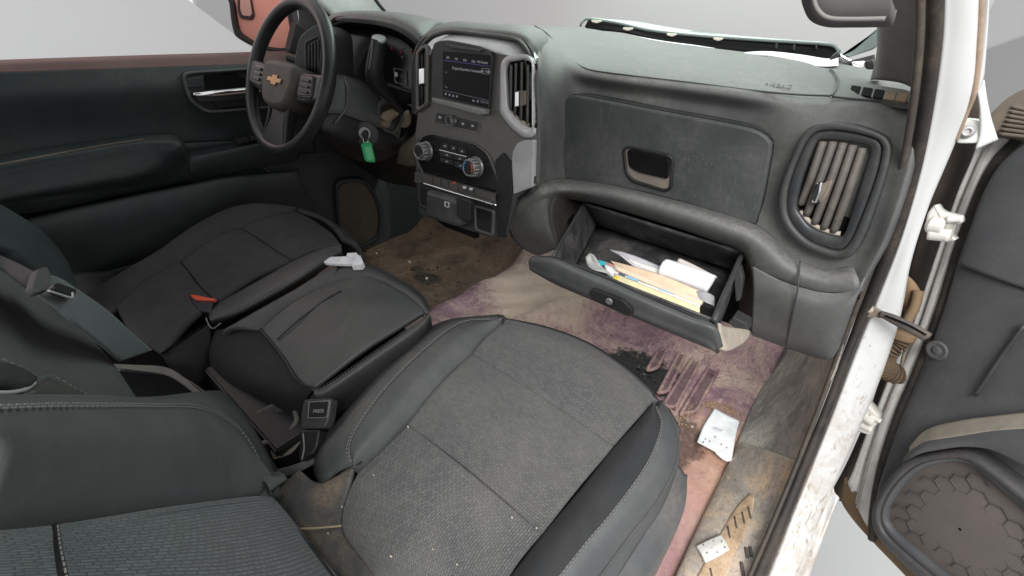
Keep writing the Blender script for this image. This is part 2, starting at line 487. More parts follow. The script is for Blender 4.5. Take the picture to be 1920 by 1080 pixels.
STEELR = plastic('worn_bracket', (.20, .17, .14), .5, .6, (.26, .18, .11), 20, .1, 300, metallic=.3)
BROWNRUB = plastic('brown_dusty_rubber', (.17, .11, .062), .75, .6, (.30, .20, .115), 14, .1, 300)
BIN = plastic('dusty_bin', (.034, .034, .036), .55, .95, (.21, .20, .19), 18, .1, 400, scratch=.4, speck=.7)
LENSG = plastic('pale_green_trim', (.42, .47, .44), .6, .1, (.5, .5, .48), 5, .05, 600)
COWL = plastic('grey_green_cowl', (.13, .165, .155), .45, .2, (.5, .5, .48), 9, .05, 600)

def paint_mat():
    m, nt, b = base_mat('white_body_paint')
    oc = N(nt, 'ShaderNodeTexCoord').outputs['Object']
    s = N(nt, 'ShaderNodeSeparateXYZ'); nt.links.new(oc, s.inputs[0])
    # more scuffs and rubbed-in soil on the sill than up the post
    low = N(nt, 'ShaderNodeMapRange'); nt.links.new(s.outputs[2], low.inputs[0])
    low.inputs[1].default_value = .85; low.inputs[2].default_value = .1; low.inputs[3].default_value = .0; low.inputs[4].default_value = .27
    n1 = noise(nt, oc, 16, 12, .78, .6)
    f = ramp(nt, math_n(nt, 'ADD', n1, low.outputs[0]), [(.66, 0.0), (.90, .75)])
    mp = N(nt, 'ShaderNodeMapping'); mp.inputs['Scale'].default_value = (30, 6, 6); nt.links.new(oc, mp.inputs[0])
    sc = ramp(nt, math_n(nt, 'ADD', noise(nt, mp.outputs[0], 5, 5, .7, 1), math_n(nt, 'MULTIPLY', low.outputs[0], .5)), [(.70, 0.0), (.76, .8)])
    c = mix(nt, f, (.60, .605, .60), (.38, .31, .235))
    c = mix(nt, sc, c, (.30, .23, .16))
    sp = ramp(nt, noise(nt, oc, 130, 2), [(.755, 0.0), (.78, .8)])
    c = mix(nt, math_n(nt, 'MULTIPLY', sp, ramp(nt, noise(nt, oc, 6, 2), [(.5, 0.0), (.65, 1.0)])), c, (.22, .17, .13))
    nt.links.new(c, b.inputs['Base Color']); b.inputs['Roughness'].default_value = .34
    return m
WHITE = paint_mat()

def floor_mat(name, cols, stain=None, big=5.0, rough=.6, crease=.6):
    m, nt, b = base_mat(name)
    oc = N(nt, 'ShaderNodeTexCoord').outputs['Object']
    a = ramp(nt, noise(nt, oc, big, 12, .72, .7), [(.36, cols[0]), (.46, cols[1]), (.53, cols[2]), (.62, cols[3])])
    c = mix(nt, ramp(nt, noise(nt, oc, big * 4, 10, .75, 1.0), [(.50, 0.0), (.70, .75)]), a, cols[4])
    # fine grit, rubbed streaks and hairline creases
    g = noise(nt, oc, 170, 5, .8); c = mix(nt, ramp(nt, g, [(.38, .35), (.47, 0.0)]), c, tuple(v * .35 for v in cols[1]))
    c = mix(nt, ramp(nt, g, [(.60, 0.0), (.75, .35)]), c, tuple(min(1, v * 1.35 + .02) for v in cols[4]))
    for rot, sc_ in (((0, 0, .6), (60, 9, 9)), ((0, 0, -.5), (80, 12, 12))):
        mp = N(nt, 'ShaderNodeMapping'); mp.inputs['Scale'].default_value = sc_; mp.inputs['Rotation'].default_value = rot; nt.links.new(oc, mp.inputs[0])
        sc = ramp(nt, noise(nt, mp.outputs[0], 2.2, 5, .7, .8), [(.60, 0.0), (.68, .6)])
        c = mix(nt, sc, c, tuple(min(1, v * 1.25) for v in cols[3]) if rot[2] > 0 else tuple(v * .5 for v in cols[0]))
    c = mix(nt, math_n(nt, 'MULTIPLY', hair(nt, oc, 9, .012, 6, 1.5), crease), c, tuple(v * .3 for v in cols[0]))
    c = mix(nt, math_n(nt, 'MULTIPLY', hair(nt, oc, 22, .016, 5, 2.0), crease * .7), c, tuple(v * .45 for v in cols[0]))
    fl = ramp(nt, noise(nt, oc, 75, 3, .6, .4), [(.70, 0.0), (.74, .9)])
    c = mix(nt, fl, c, tuple(v * .18 for v in cols[0]))
    b.inputs['Roughness'].default_value = rough
    if stain:
        for (cx, cy, rx, ry, colr, amt) in stain:
            mp2 = N(nt, 'ShaderNodeMapping'); mp2.vector_type = 'POINT'
            mp2.inputs['Location'].default_value = (-cx / rx, -cy / ry, 0); mp2.inputs['Scale'].default_value = (1 / rx, 1 / ry, 0)
            nt.links.new(oc, mp2.inputs[0])
            ln = N(nt, 'ShaderNodeVectorMath', operation='LENGTH'); nt.links.new(mp2.outputs[0], ln.inputs[0])
            dn = math_n(nt, 'ADD', ln.outputs['Value'], math_n(nt, 'MULTIPLY', math_n(nt, 'SUBTRACT', noise(nt, oc, 20, 12, .8, .6), .5), 2.0))
            f = math_n(nt, 'MULTIPLY', ramp(nt, dn, [(.70, 1.0), (.95, 0.0)]), amt)
            if amt < 1: f = math_n(nt, 'MULTIPLY', f, ramp(nt, noise(nt, oc, 60, 8, .8), [(.3, .55), (.6, 1.0)]))
            c = mix(nt, f, c, colr)
    nt.links.new(c, b.inputs['Base Color'])
    bump(nt, b, noise(nt, oc, 34, 12, .75, 1), .45, .004)
    return m
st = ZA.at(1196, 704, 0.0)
st2 = ZA.at(1275, 830, 0.0); st3 = ZA.at(1330, 870, 0.0); st4 = ZA.at(1010, 560, .06); std = ZA.at(802, 524, .0)
FLOOR_P = floor_mat('stained_passenger_floor', [(.14, .072, .098), (.28, .155, .19), (.38, .245, .235), (.52, .39, .31), (.47, .325, .285)],
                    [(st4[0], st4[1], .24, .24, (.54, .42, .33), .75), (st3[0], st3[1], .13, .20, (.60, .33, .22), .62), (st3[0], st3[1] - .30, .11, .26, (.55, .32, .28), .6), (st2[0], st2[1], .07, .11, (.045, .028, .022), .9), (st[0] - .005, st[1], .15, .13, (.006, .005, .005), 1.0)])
FLOOR_D = floor_mat('muddy_driver_floor', [(.045, .024, .016), (.090, .049, .031), (.13, .075, .049), (.18, .11, .074), (.15, .092, .062)],
                    [(std[0], std[1], .075, .05, (.016, .010, .007), .95), (std[0] - .09, std[1] + .02, .03, .025, (.02, .012, .008), .9)])
SILLM = floor_mat('scuffed_sill_plastic', [(.28, .255, .23), (.42, .37, .325), (.56, .44, .33), (.78, .55, .35), (.64, .52, .41)], None, 6.0, .6, .4)
KICKM = floor_mat('scuffed_kick_plastic', [(.20, .185, .175), (.34, .315, .295), (.46, .42, .385), (.62, .55, .48), (.56, .51, .46)], None, 6.0, .6, .35)
SILL_TAN = floor_mat('tan_sill_tread', [(.30, .21, .14), (.46, .32, .20), (.56, .40, .26), (.62, .46, .31), (.50, .39, .28)], None, 16.0, .7, .3)

def mesh_grille():
    m, nt, b = base_mat('speaker_mesh_cloth')
    oc = N(nt, 'ShaderNodeTexCoord').outputs['UV']
    v = N(nt, 'ShaderNodeTexVoronoi', feature='F1'); v.inputs['Scale'].default_value = 430; v.inputs['Randomness'].default_value = .0
    nt.links.new(oc, v.inputs['Vector'])
    h = ramp(nt, v.outputs[0], [(.28, 0.0), (.48, 1.0)])
    big = noise(nt, oc, 9, 6, .7, .5)
    c = mix(nt, h, (.075, .066, .063), mix(nt, big, (.10, .088, .084), (.24, .20, .18)))
    nt.links.new(c, b.inputs['Base Color']); b.inputs['Roughness'].default_value = .7
    bump(nt, b, h, .2, .0008)
    return m
SPK = mesh_grille()
SPK_D = plastic('driver_speaker_cloth', (.085, .07, .056), .85, .3, (.14, .11, .08), 10, .35, 650)

# ------------------------------------------------------------------ studio around the truck
def studio_mat(name, c):
    m, nt, b = base_mat(name)
    oc = N(nt, 'ShaderNodeTexCoord').outputs['Object']
    v = ramp(nt, noise(nt, oc, .35, 3), [(.3, tuple(x * .985 for x in c)), (.7, tuple(x * 1.01 for x in c))])
    nt.links.new(v, b.inputs['Base Color']); b.inputs['Roughness'].default_value = .85; b.inputs['Specular IOR Level'].default_value = .15
    return m
ST_F = studio_mat('studio_floor_grey', (.46, .46, .46)); ST_W = studio_mat('studio_wall_grey', (.52, .517, .517)); ST_P = studio_mat('studio_panel_grey', (.58, .58, .58)); ST_R = studio_mat('studio_side_grey', (.76, .76, .76)); ST_L = studio_mat('studio_light_panel', (.84, .84, .84))
GZ = -0.80
o = mk('studio_floor', [(-60, -60, GZ), (60, -60, GZ), (60, 60, GZ), (-60, 60, GZ)], [(0, 1, 2, 3)], ST_F, smooth=False); tag(o, kind='structure')
g1 = ZA.at(470, 88, GZ); g2 = ZA.at(352, 2, GZ); dirw = unit(g2 - g1)
wa = g1 + dirw * 50; wbk = g1 - dirw * (np.linalg.norm(g1[:2] - np.array([2.6, 2.2])) * 1.0)
wbk = np.array([.755, g1[1] + (.755 - g1[0]) * dirw[1] / dirw[0], GZ])
nw = np.array([-dirw[1], dirw[0], 0]); 
if nw @ (CAM - g1) > 0: nw = -nw
V = []
for z in (GZ, 9.0):
    for p in (wbk, wa, wa + nw * .3, wbk + nw * .3): V.append((p[0], p[1], z))
o = mk('studio_wall', V, [(0, 1, 5, 4), (1, 2, 6, 5), (2, 3, 7, 6), (3, 0, 4, 7), (4, 5, 6, 7)], ST_W, smooth=False); tag(o, kind='structure')
def board(name, p, q, top, mat):
    V = []
    for e, t in ((p, top[0]), (q, top[1])): V += [(e[0], e[1], t), (e[0], e[1], GZ), (e[0], e[1] + .25, GZ), (e[0], e[1] + .25, t)]
    o = mk(name, V, [(0, 1, 5, 4), (1, 2, 6, 5), (2, 3, 7, 6), (3, 0, 4, 7), (0, 3, 2, 1), (4, 5, 6, 7)], mat, smooth=False); return tag(o, kind='structure')
pt = [YA.at(1760, 124, 6.0), YA.at(2200, -30, 5.0)]
board('studio_side_board', pt[0], pt[1], (pt[0][2], pt[1][2]), ST_P)
board('studio_side_wall', (.3, 9.0), (16, 9.0), (9.0, 9.0), ST_R)
pp = tr(XA, "-500,260,-6 620,200 470,88 151,-150 -500,-150")
o = slab('studio_light_wall', pp, ST_L, None, .02, .2, 0, (1, 0, 0)); tag(o, kind='structure')

# ------------------------------------------------------------------ cab floor
def hump(x): 
    return .105 / (1 + np.exp((np.abs(x) - .205) / .018))
def floor_z(x, y, s):
    z = hump(x + .03) * (1 - .25 * np.clip((y - .9) / .5, 0, 1))
    z = z + np.clip(y - 1.18, 0, 1) ** 1.25 * .85
    w = (.006 * np.sin(x * 23 + y * 9) * np.sin(y * 17 - x * 5) + .004 * np.sin(x * 51 - y * 33)) * np.clip((.40 - x) / .25, .08, 1)
    fold = .03 * np.exp(-((x - .10 - .35 * (y - 1.0)) / .028) ** 2) * np.exp(-((y - 1.02) / .16) ** 2)
    return z + s * (w + fold)
def floor_part(name, x0, x1, y0, y1, mat, s, nx=90, ny=110):
    xs = np.linspace(x0, x1, nx); ys = np.linspace(y0, y1, ny)
    Xg, Yg = np.meshgrid(xs, ys, indexing='ij'); Zg = floor_z(Xg, Yg, s)
    return mk(name, np.stack([Xg, Yg, Zg], -1).reshape(-1, 3), [tuple(reversed(q)) for q in grid_faces(nx, ny)][::1], mat)
o = floor_part('passenger_floor', -.245, .735, -.35, 1.75, FLOOR_P, 1.0); tag(o, kind='structure'); o.modifiers.new('s', 'SOLIDIFY').thickness = .006
o = floor_part('driver_floor', -1.0, -.238, -.35, 1.75, FLOOR_D, .35, 60, 90); tag(o, kind='structure'); o.modifiers.new('s', 'SOLIDIFY').thickness = .006

# ------------------------------------------------------------------ cab body: sill, door post, firewall, roof
cab = thing('truck_cab_body', 'white painted cab body: door post, sill, seals and grey pillar trim', 'truck cab', (0.85, 0.6, -0.05))
# white door post: a pressed strip from the sill up to the windscreen post
inner = "1424,1118,.60 1440,1080,.63 1500,930,.76 1555,792,.85 1610,645,.90 1650,545,.90 1690,440,.88 1724,320,.85 1746,200,.81 1763,80,.77 1768,-40,.73"
outer = "1480,1118,.62 1492,1084,.65 1548,948,.78 1600,830,.87 1652,706,.92 1686,600,.92 1706,500,.90 1738,396,.885 1786,280,.86 1822,180,.82 1832,80,.79 1836,-40,.75"
pi_ = tr(YA, inner); po = tr(YA, outer)
n_in = np.array([-.25, -.05, 0.0])
c1 = pi_ + np.array([.0, .0, 0]); c0 = pi_ + np.array([-.012, .05, 0])
mid = [pi_[0]] 
ci, co = crom(pi_, 60), crom(po, 60)
side = unit(np.array([.35, -.94, 0]))
rows = [ci + np.array([-.003, .04, 0]), ci, ci * .8 + co * .2 + side * .006, ci * .35 + co * .65 + side * .008, co, co + np.array([.002, .05, 0])]
loft('door_post', rows, WHITE, cab, 90, 26, thick=.003)
# outer flange beside the post, up to the roof
fl_a = tr(YA, "1822,185,.84 1832,120,.82 1838,40,.80 1842,-40,.78"); fl_b = tr(YA, "1846,140,.84 1850,90,.82 1854,30,.80 1856,-40,.78")
loft('post_flange', [fl_a, (fl_a + fl_b) / 2 + side * .006, fl_b], WHITE, cab, 20, 8, thick=.004)
tube('post_seam_sealer', tr(YA, "1792,262,.85 1812,210,.83 1826,172,.815 1834,110,.80 1838,40,.78 1842,-40,.76"), .0032, plastic('seam_sealer', (.36, .27, .2), .8, .7, (.2, .13, .09), 30, .2, 300), cab, 60, 8)
# sill ledge outside the post foot
la = tr(YA, "1478,1120,.62 1494,1082,.655 1548,950,.78 1558,905,.81"); lb = tr(YA, "1502,1120,.65 1516,1086,.68 1562,960,.78 1574,936,.80")
loft('rocker_ledge', [la + np.array([0, .01, 0]), la * .5 + lb * .5 + np.array([0, 0, -.004]), lb, lb + np.array([.004, .01, -.05])], WHITE, cab, 30, 14, thick=.003)
# rubber weather strip along the opening
ws = "1404,1120,.58 1430,1062,.625 1488,925,.745 1545,782,.835 1598,640,.885 1636,545,.885 1676,440,.868 1712,322,.835 1735,205,.80 1750,80,.765 1754,-40,.73"
wpt = tr(YA, ws)
tube('weather_strip', wpt, .0072, RUBBER, cab, 120, 10, ry=1.3)
tube('weather_strip_lip', wpt + np.array([-.013, -.012, .0]), .0045, plastic('seal_lip', (.05, .043, .038), .6, .6, (.2, .15, .1), 14, .1, 400), cab, 120, 8)
# dark inner return between seal and pillar trim
loft('pillar_inner_return', [tr(YA, "1700,225,.86 1715,160,.85 1716,80,.83 1716,-40,.80"), tr(YA, "1734,225,.83 1742,160,.82 1750,80,.79 1754,-40,.76")], BLACK, cab, 20, 6)
pa = [tr(YA, "1632,150,1.02 1643,100,.99 1644,50,.96 1640,-40,.92"), tr(YA, "1648,150,.95 1652,100,.92 1652,50,.89 1650,-40,.85"), tr(YA, "1690,156,.90 1690,100,.88 1690,50,.85 1688,-40,.81"), tr(YA, "1722,172,.88 1720,100,.86 1719,50,.83 1718,-40,.79")]
loft('pillar_trim', pa, PILLARTRIM, cab, 26, 26)
# left windscreen post seen past the wheel
lp = [tr(XA, "566,-20,-.86 578,10,-.86 600,40,-.86 612,64,-.86"), tr(XA, "580,-20,-.84 598,6,-.84 618,26,-.84 628,40,-.84"), tr(XA, "700,-20,-.80 706,4,-.80 712,16,-.80 718,26,-.80")]
loft('pillar_trim', [lp[0], lp[1]], BLACK, cab, 20, 10)
loft('post_liner', [lp[1], lp[2]], LENSG, cab, 20, 10)
tube('post_seal', tr(XA, "694,-20,-.79 706,2,-.79 722,22,-.79"), .006, BLACK, cab, 20, 8)
# sill trim plate and kick panel
k_a = tr(ZA, "1470,630,.03 1462,655,.03 1440,710,.03 1412,766,.03 1382,840,.027"); k_b = tr(YA, "1572,650,.885 1560,690,.87 1538,745,.85 1516,800,.83 1488,876,.79")
loft('kick_panel', [k_a + np.array([0, 0, -.02]), k_a, k_a * .6 + k_b * .4 + np.array([.012, 0, -.01]), k_b, k_b + np.array([.004, .05, 0])], KICKM, cab, 40, 36, thick=.005)
s_a = tr(ZA, "1387,830,.028 1366,872,.028 1345,915,.028 1300,1010,.028 1255,1110,.028 1220,1190,.028"); s_b = tr(YA, "1493,864,.798 1478,902,.775 1460,945,.745 1424,1032,.66 1386,1122,.575 1352,1200,.50")
s_sill = (s_a, s_b)
loft('sill_plate', [s_a + np.array([0, 0, -.025]), s_a, s_a * .75 + s_b * .25 + np.array([0, 0, .006]), s_a * .3 + s_b * .7 + np.array([0, 0, .003]), s_b, s_b + np.array([.03, .02, -.01])], SILLM, cab, 50, 36, thick=.005)
# firewall and driver-side inner wall: closes the foot wells
box('firewall', (0, 1.62, .28), (1.7, .03, 1.0), VOID, cab)
box('driver_kick_wall', (-.875, 1.2, .3), (.03, .8, .75), DDOOR, cab)
# roof above the camera (keeps the cab interior in shade as in the photo)
rx = np.linspace(-.72, .66, 14); ry = np.linspace(-.75, .50, 14)
Xg, Yg = np.meshgrid(rx, ry, indexing='ij'); Zg = 1.36 - .06 * ((Xg) / .7) ** 2 - .10 * np.clip((Yg - .1) / .4, 0, 1) ** 2
o = mk('roof', np.stack([Xg, Yg, Zg], -1).reshape(-1, 3), grid_faces(14, 14), PILLARTRIM, cab); o.modifiers.new('s', 'SOLIDIFY').thickness = .03
box('rear_wall', (-.03, -.74, .45), (1.45, .04, .85), DDOOR, cab)

# ================================================================== dashboard
dash = thing('dashboard', 'long grey dusty dashboard with centre screen, vents and open glove box', 'dashboard', (0, 1.0, 0.45))
cols = [
 "1006,49,1.20 1006,58,1.00 1003,84,.80 1003,130,.712 1003,200,.705 1003,270,.705 1001,350,.705 990,372,.715",
 "1042,50,1.20 1042,68,1.02 1038,100,.87 1036,150,.80 1033,220,.79 1031,290,.79 1030,342,.785 1025,365,.79",
 "1100,53,1.20 1100,90,1.02 1100,132,.876 1095,166,.880 1090,235,.872 1085,300,.872 1080,348,.86 1078,372,.86",
 "1250,79,1.19 1250,105,1.02 1250,153,.874 1246,188,.882 1242,255,.872 1240,325,.872 1235,384,.86 1233,405,.86",
 "1400,98,1.19 1400,122,1.02 1400,171,.874 1396,212,.880 1385,285,.872 1375,360,.872 1365,416,.86 1362,440,.86",
 "1500,112,1.19 1500,136,1.03 1500,181,.89 1478,226,.858 1458,310,.862 1442,388,.862 1430,446,.85 1428,470,.85",
 "1580,120,1.18 1580,146,1.04 1588,186,.885 1566,236,.85 1532,330,.845 1500,420,.845 1472,482,.835 1466,505,.835",
 "1660,138,1.08 1664,160,.98 1674,194,.875 1662,250,.84 1640,350,.83 1610,452,.83 1572,515,.825 1564,540,.825",
 "1716,152,.98 1722,168,.92 1726,196,.86 1716,262,.82 1692,355,.81 1658,450,.81 1622,522,.81 1612,548,.81"]
body = net('dash_panel', cols, YA, DASH, dash, 110, 90, thick=.012)
# closing strip at the left end of the passenger panel where it laps over the vent
loft('panel_end_roll', [tr(YA, "1006,58,1.0 1003,84,.80 1003,130,.712 1003,200,.705 1003,270,.705 1001,350,.705"), tr(YA, "1001,58,1.02 999,86,.83 998,131,.745 998,200,.74 998,270,.74 996,351,.74")], DASH, dash, 40, 5)
# padded arch over the centre stack
in_a = tr(YA, "783,214,.72 783,130,.71 789,97,.715 802,77,.722 818,65,.726 845,59,.728 905,66,.728 960,73,.726 982,90,.718 994,120,.712 1001,165,.715")
in_b = tr(YA, "779,214,.715 778,130,.700 785,94,.708 799,73,.720 815,61,.728 845,55,.731 905,61,.731 964,69,.730 988,87,.722 999,117,.718 1002,165,.76")
mid_a = tr(YA, "775,214,.73 774,130,.712 780,92,.722 794,68,.742 812,54,.752 845,48,.757 905,51,.758 976,59,.758 1004,79,.765 1014,110,.79 1016,165,.86")
bk_a = tr(YA, "772,214,.76 772,130,.75 778,92,.77 795,66,.82 815,50,.85 848,42,.87 905,45,.88 990,50,.92 1024,72,.92 1032,108,.90 1030,165,.88")
bk_b = tr(YA, "774,210,.80 775,130,.80 782,92,.84 799,66,.92 818,50,1.0 850,40,1.10 905,43,1.15 1000,49,1.15 1030,70,1.02 1034,106,.94 1032,165,.92")
loft('stack_hood', [in_a, in_b, mid_a, bk_a, bk_b], DASH, dash, 80, 36, thick=.01)
# instrument hood
h0 = tr(YA, "618,60,.80 622,48,.745 634,41,.735 660,42,.735 700,46,.735 735,54,.735 764,70,.74 782,86,.745 790,92,.76")
h1 = tr(YA, "612,58,.83 617,40,.76 630,32,.74 660,32,.735 702,35,.735 740,43,.735 770,59,.735 787,76,.74 794,84,.755")
h2 = tr(YA, "610,54,.90 615,34,.82 632,25,.78 664,22,.77 708,23,.77 750,29,.77 785,45,.775 800,62,.78 806,68,.79")
h3 = tr(YA, "612,50,1.0 620,28,.98 640,22,.95 672,20,.93 720,21,.93 768,26,.93 812,38,.94 818,48,.94 820,52,.94")
h4 = tr(YA, "616,50,1.2 626,28,1.2 648,23,1.2 690,21,1.2 735,22,1.2 780,29,1.2 830,40,1.2 834,46,1.2 836,50,1.2")
loft('instrument_hood', [h0, h1, h2, h3, h4], DASH, dash, 60, 40, thick=.01)
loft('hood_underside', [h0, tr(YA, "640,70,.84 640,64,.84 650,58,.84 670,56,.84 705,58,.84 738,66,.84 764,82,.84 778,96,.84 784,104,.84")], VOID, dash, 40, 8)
# instrument cluster behind the hood
CL = Plane((0, .86, .85), (0.10, -1, .25))
clo = rounded(tr(CL, "608,66 640,52 700,50 760,76 790,105 788,200 740,190 690,170 640,160 606,150"), .02)
cl = slab('instrument_cluster', clo, GLOSS, dash, .004, .02, .002)
RDOT = flat('warning_lamp_red', (.30, .03, .04), .5, emit=.06); WDOT = flat('display_white', (.45, .48, .5), .5, emit=.1); GDOT = flat('display_grey', (.12, .125, .13), .5, emit=.04)
for (x, y, r) in ((735, 90, 5), (752, 96, 5), (772, 98, 5)):
    slab('warning_lamp', tr(CL, f"{x-2},{y-r+1},.006 {x},{y-2} {x+2},{y+1} {x},{y+r-1} {x-2},{y}"), RDOT, cl, .001, .001, 0)
for (x, y) in ((755, 90), (754, 107), (771, 94)):
    slab('gauge_mark', tr(CL, f"{x-2},{y-2},.006 {x+2},{y-1} {x+2},{y+2} {x-2},{y+1}"), GDOT, cl, .001, .001, 0)
ring('info_display_frame', tr(CL, "738,127,.006 762,131 764,160 740,156"), tr(CL, "740,129,.006 760,133 762,158 742,154"), GDOT, cl, .001, .001, N=24, bevel=.0004)
slab('gear_readout', tr(CL, "741,135,.006 745,136 745,144 741,143"), WDOT, cl, .001, .001, 0)
for (x, y, l) in ((752, 139, 9), (751, 143, 11), (757, 150, 5), (740, 150, 4), (748, 156, 8), (758, 158, 4)):
    slab('readout_line', tr(CL, f"{x},{y},.006 {x+l},{y+1.4} {x+l},{y+3} {x},{y+1.6}"), GDOT, cl, .001, .001, 0)
tube('cluster_lower_rim', tr(CL, "690,150,.012 730,160,.012 760,170,.012 786,178,.012"), .005, DASH_DARK, cl, 20, 8)
# left end: side vent and end cap behind the wheel
LE = Plane((0, .80, .8), (.25, -1, .1))
slab('side_panel', rounded(tr(LE, "572,66 604,44 634,62 638,150 628,180 560,172 562,110"), .02), DASH_DARK, dash, .02, .05, .006)
sv = slab('side_vent', rounded(tr(LE, "576,78,.024 600,66 606,82 600,150 578,138"), .008), BLACK, dash, .004, .004, .002)
for k in range(4):
    x = 580 + k * 6
    tube('slat', tr(LE, f"{x},{84-k*3},.03 {x},{132+k*2},.03"), .004, DASH_DARK, sv, 6, 6)
ring('vent_frame', rounded(tr(LE, "573,78,.026 602,64 609,82 603,154 575,140"), .01), rounded(tr(LE, "577,82,.026 600,70 605,84 599,147 579,136"), .008), DASH_DARK, sv, .006, .004, N=40, bevel=.002)
# driver-side lower dash: knee panel and dark cavity
loft('knee_panel', [tr(YA, "590,150,.86 680,160,.86 782,205,.86"), tr(YA, "596,215,.86 690,240,.86 780,262,.86"), tr(YA, "612,272,.88 700,306,.88 778,318,.90"), tr(YA, "640,300,1.05 715,338,1.05 780,352,1.05")], BLACK, dash, 30, 24)
loft('dusty_bracket', [tr(YA, "752,272,.80 766,262,.80 781,246,.80"), tr(YA, "746,292,.80 764,286,.79 781,276,.79"), tr(YA, "744,306,.82 764,312,.81 781,312,.81")], plastic('bracket_beige', (.17, .15, .115), .8, .4, (.12, .1, .08), 12, .05, 300), dash, 14, 14, puff=.01)

# ---------------------------------------------------------------- centre stack
SP = Plane((0, .705, .80), (0, -1, .12)); SN = SP.n
stack = slab('control_stack', tr(SP, "786,110 806,106 815,90 832,78 902,88 940,100 988,108 998,125 1004,165 1002,345 968,372 948,446 926,446 786,402 781,300 779,255 784,210"), STACK, dash, .0, .006, 0)
def sl(name, spec, mat, parent, t=.003, bevel=.001, r=.0, back=.006, P=SP, n=None):
    q = tr(P, spec)
    if r: q = rounded(q, r)
    return slab(name, q, mat, parent, t, back, bevel, n)
# lower console body is darker
sl('console_lower_body', "783,262,.001 800,256 890,272 918,292 936,335 960,300 1002,290 1002,345 968,372 948,446 926,446 786,402", DASH_DARK, stack, .0015, .0005)
# bright upper rim
rim_o = tr(SP, "794,96 814,68 846,58 958,71 980,90 996,112"); rim_i = tr(SP, "806,108 815,91 832,79 902,89 940,101 990,110")
loft('stack_top_trim', [rim_o - SN * .030, (rim_o + rim_i) / 2 - SN * .008, rim_i + SN * .006, rim_i - SN * .004], plastic('bright_rim_silver', (.58, .59, .59), .3, .15, (.4, .38, .36), 8, .02, 900, metallic=.2), stack, 30, 8, thick=.004)
# touchscreen
bz = rounded(tr(SP, "818,96 820,82 830,77 848,76 905,87 922,95 929,106 922,200 918,216 904,214 826,194 816,186"), .006)
bez = slab('screen_bezel', bz, DASH_DARK, stack, .012, .004, .003)
scr = slab('touchscreen', rounded(tr(SP, "831,96,.012 920,104 914,202 831,181"), .002), flat('screen_glass', (.007, .005, .007), .25, spec=.12), bez, .0015, .001, .0005)
sl('bezel_ledge', "815,183,.013 915,205 913,214 904,216 824,195 816,190", plastic('ledge_grey', (.22, .225, .21), .5, .2, (.3, .28, .25), 10, .03, 600), bez, .010, .003)
sl('bezel_brow', "836,82,.012 908,93 900,98 843,90", plastic('brow_grey', (.07, .07, .068), .5, .2, (.2, .2, .18), 10, .03, 600), bez, .003, .0015)
def scr_at(px, py): return SP.at(px, py, .0140)
rgt = unit(scr_at(914, 150) - scr_at(832, 138)); upv = unit(scr_at(832, 100) - scr_at(832, 178))
TXT = flat('screen_text', (.42, .42, .45), .5, emit=.16); TXT2 = flat('screen_text_dim', (.24, .24, .27), .5, emit=.10); PURP = flat('screen_line', (.06, .05, .20), .5, emit=.3)
def stext(s, px, py, h, m=TXT): return text('screen_text', s, scr_at(px, py), rgt, upv, h, m, scr, .0001, .0006)
stext('Ningún Dispositivo Conectado', 875, 131, .0066)
for s, x, y in (('AM', 840, 108), ('FM', 856, 111), ('NO', 872, 113), ('App', 888, 115), ('Mis Fuente', 905, 117)): stext(s, x, y, .0062)
stext('Inic. Teléfo', 911, 134, .0055)
stext('Más', 837, 163, .0055, TXT2); stext('Vol', 837, 136, .0045, TXT2); stext('TEMP 28', 908, 192, .0058, TXT2)
for i, (x, y) in enumerate(((836, 176), (843, 178), (850, 180), (857, 181), (888, 189), (896, 190))):
    slab('screen_icon', [scr_at(x - 1.6, y - 2.4), scr_at(x + 1.6, y - 2.0), scr_at(x + 1.6, y + 2.2), scr_at(x - 1.6, y + 1.8)], TXT2, scr, .0006, 0, 0)
slab('screen_line', [scr_at(833, 112.5), scr_at(919, 124), scr_at(919, 125), scr_at(833, 113.7)], PURP, scr, .0006, 0, 0)
slab('screen_line', [scr_at(832, 169), scr_at(915, 188), scr_at(915, 188.6), scr_at(832, 169.6)], TXT2, scr, .0006, 0, 0)
ring('screen_button', [scr_at(904, 127), scr_at(918, 129), scr_at(917, 140), scr_at(903, 138)], [scr_at(905, 128), scr_at(917, 130), scr_at(916, 139), scr_at(904, 137)], TXT2, scr, .0006, 0, N=16, bevel=.0002)
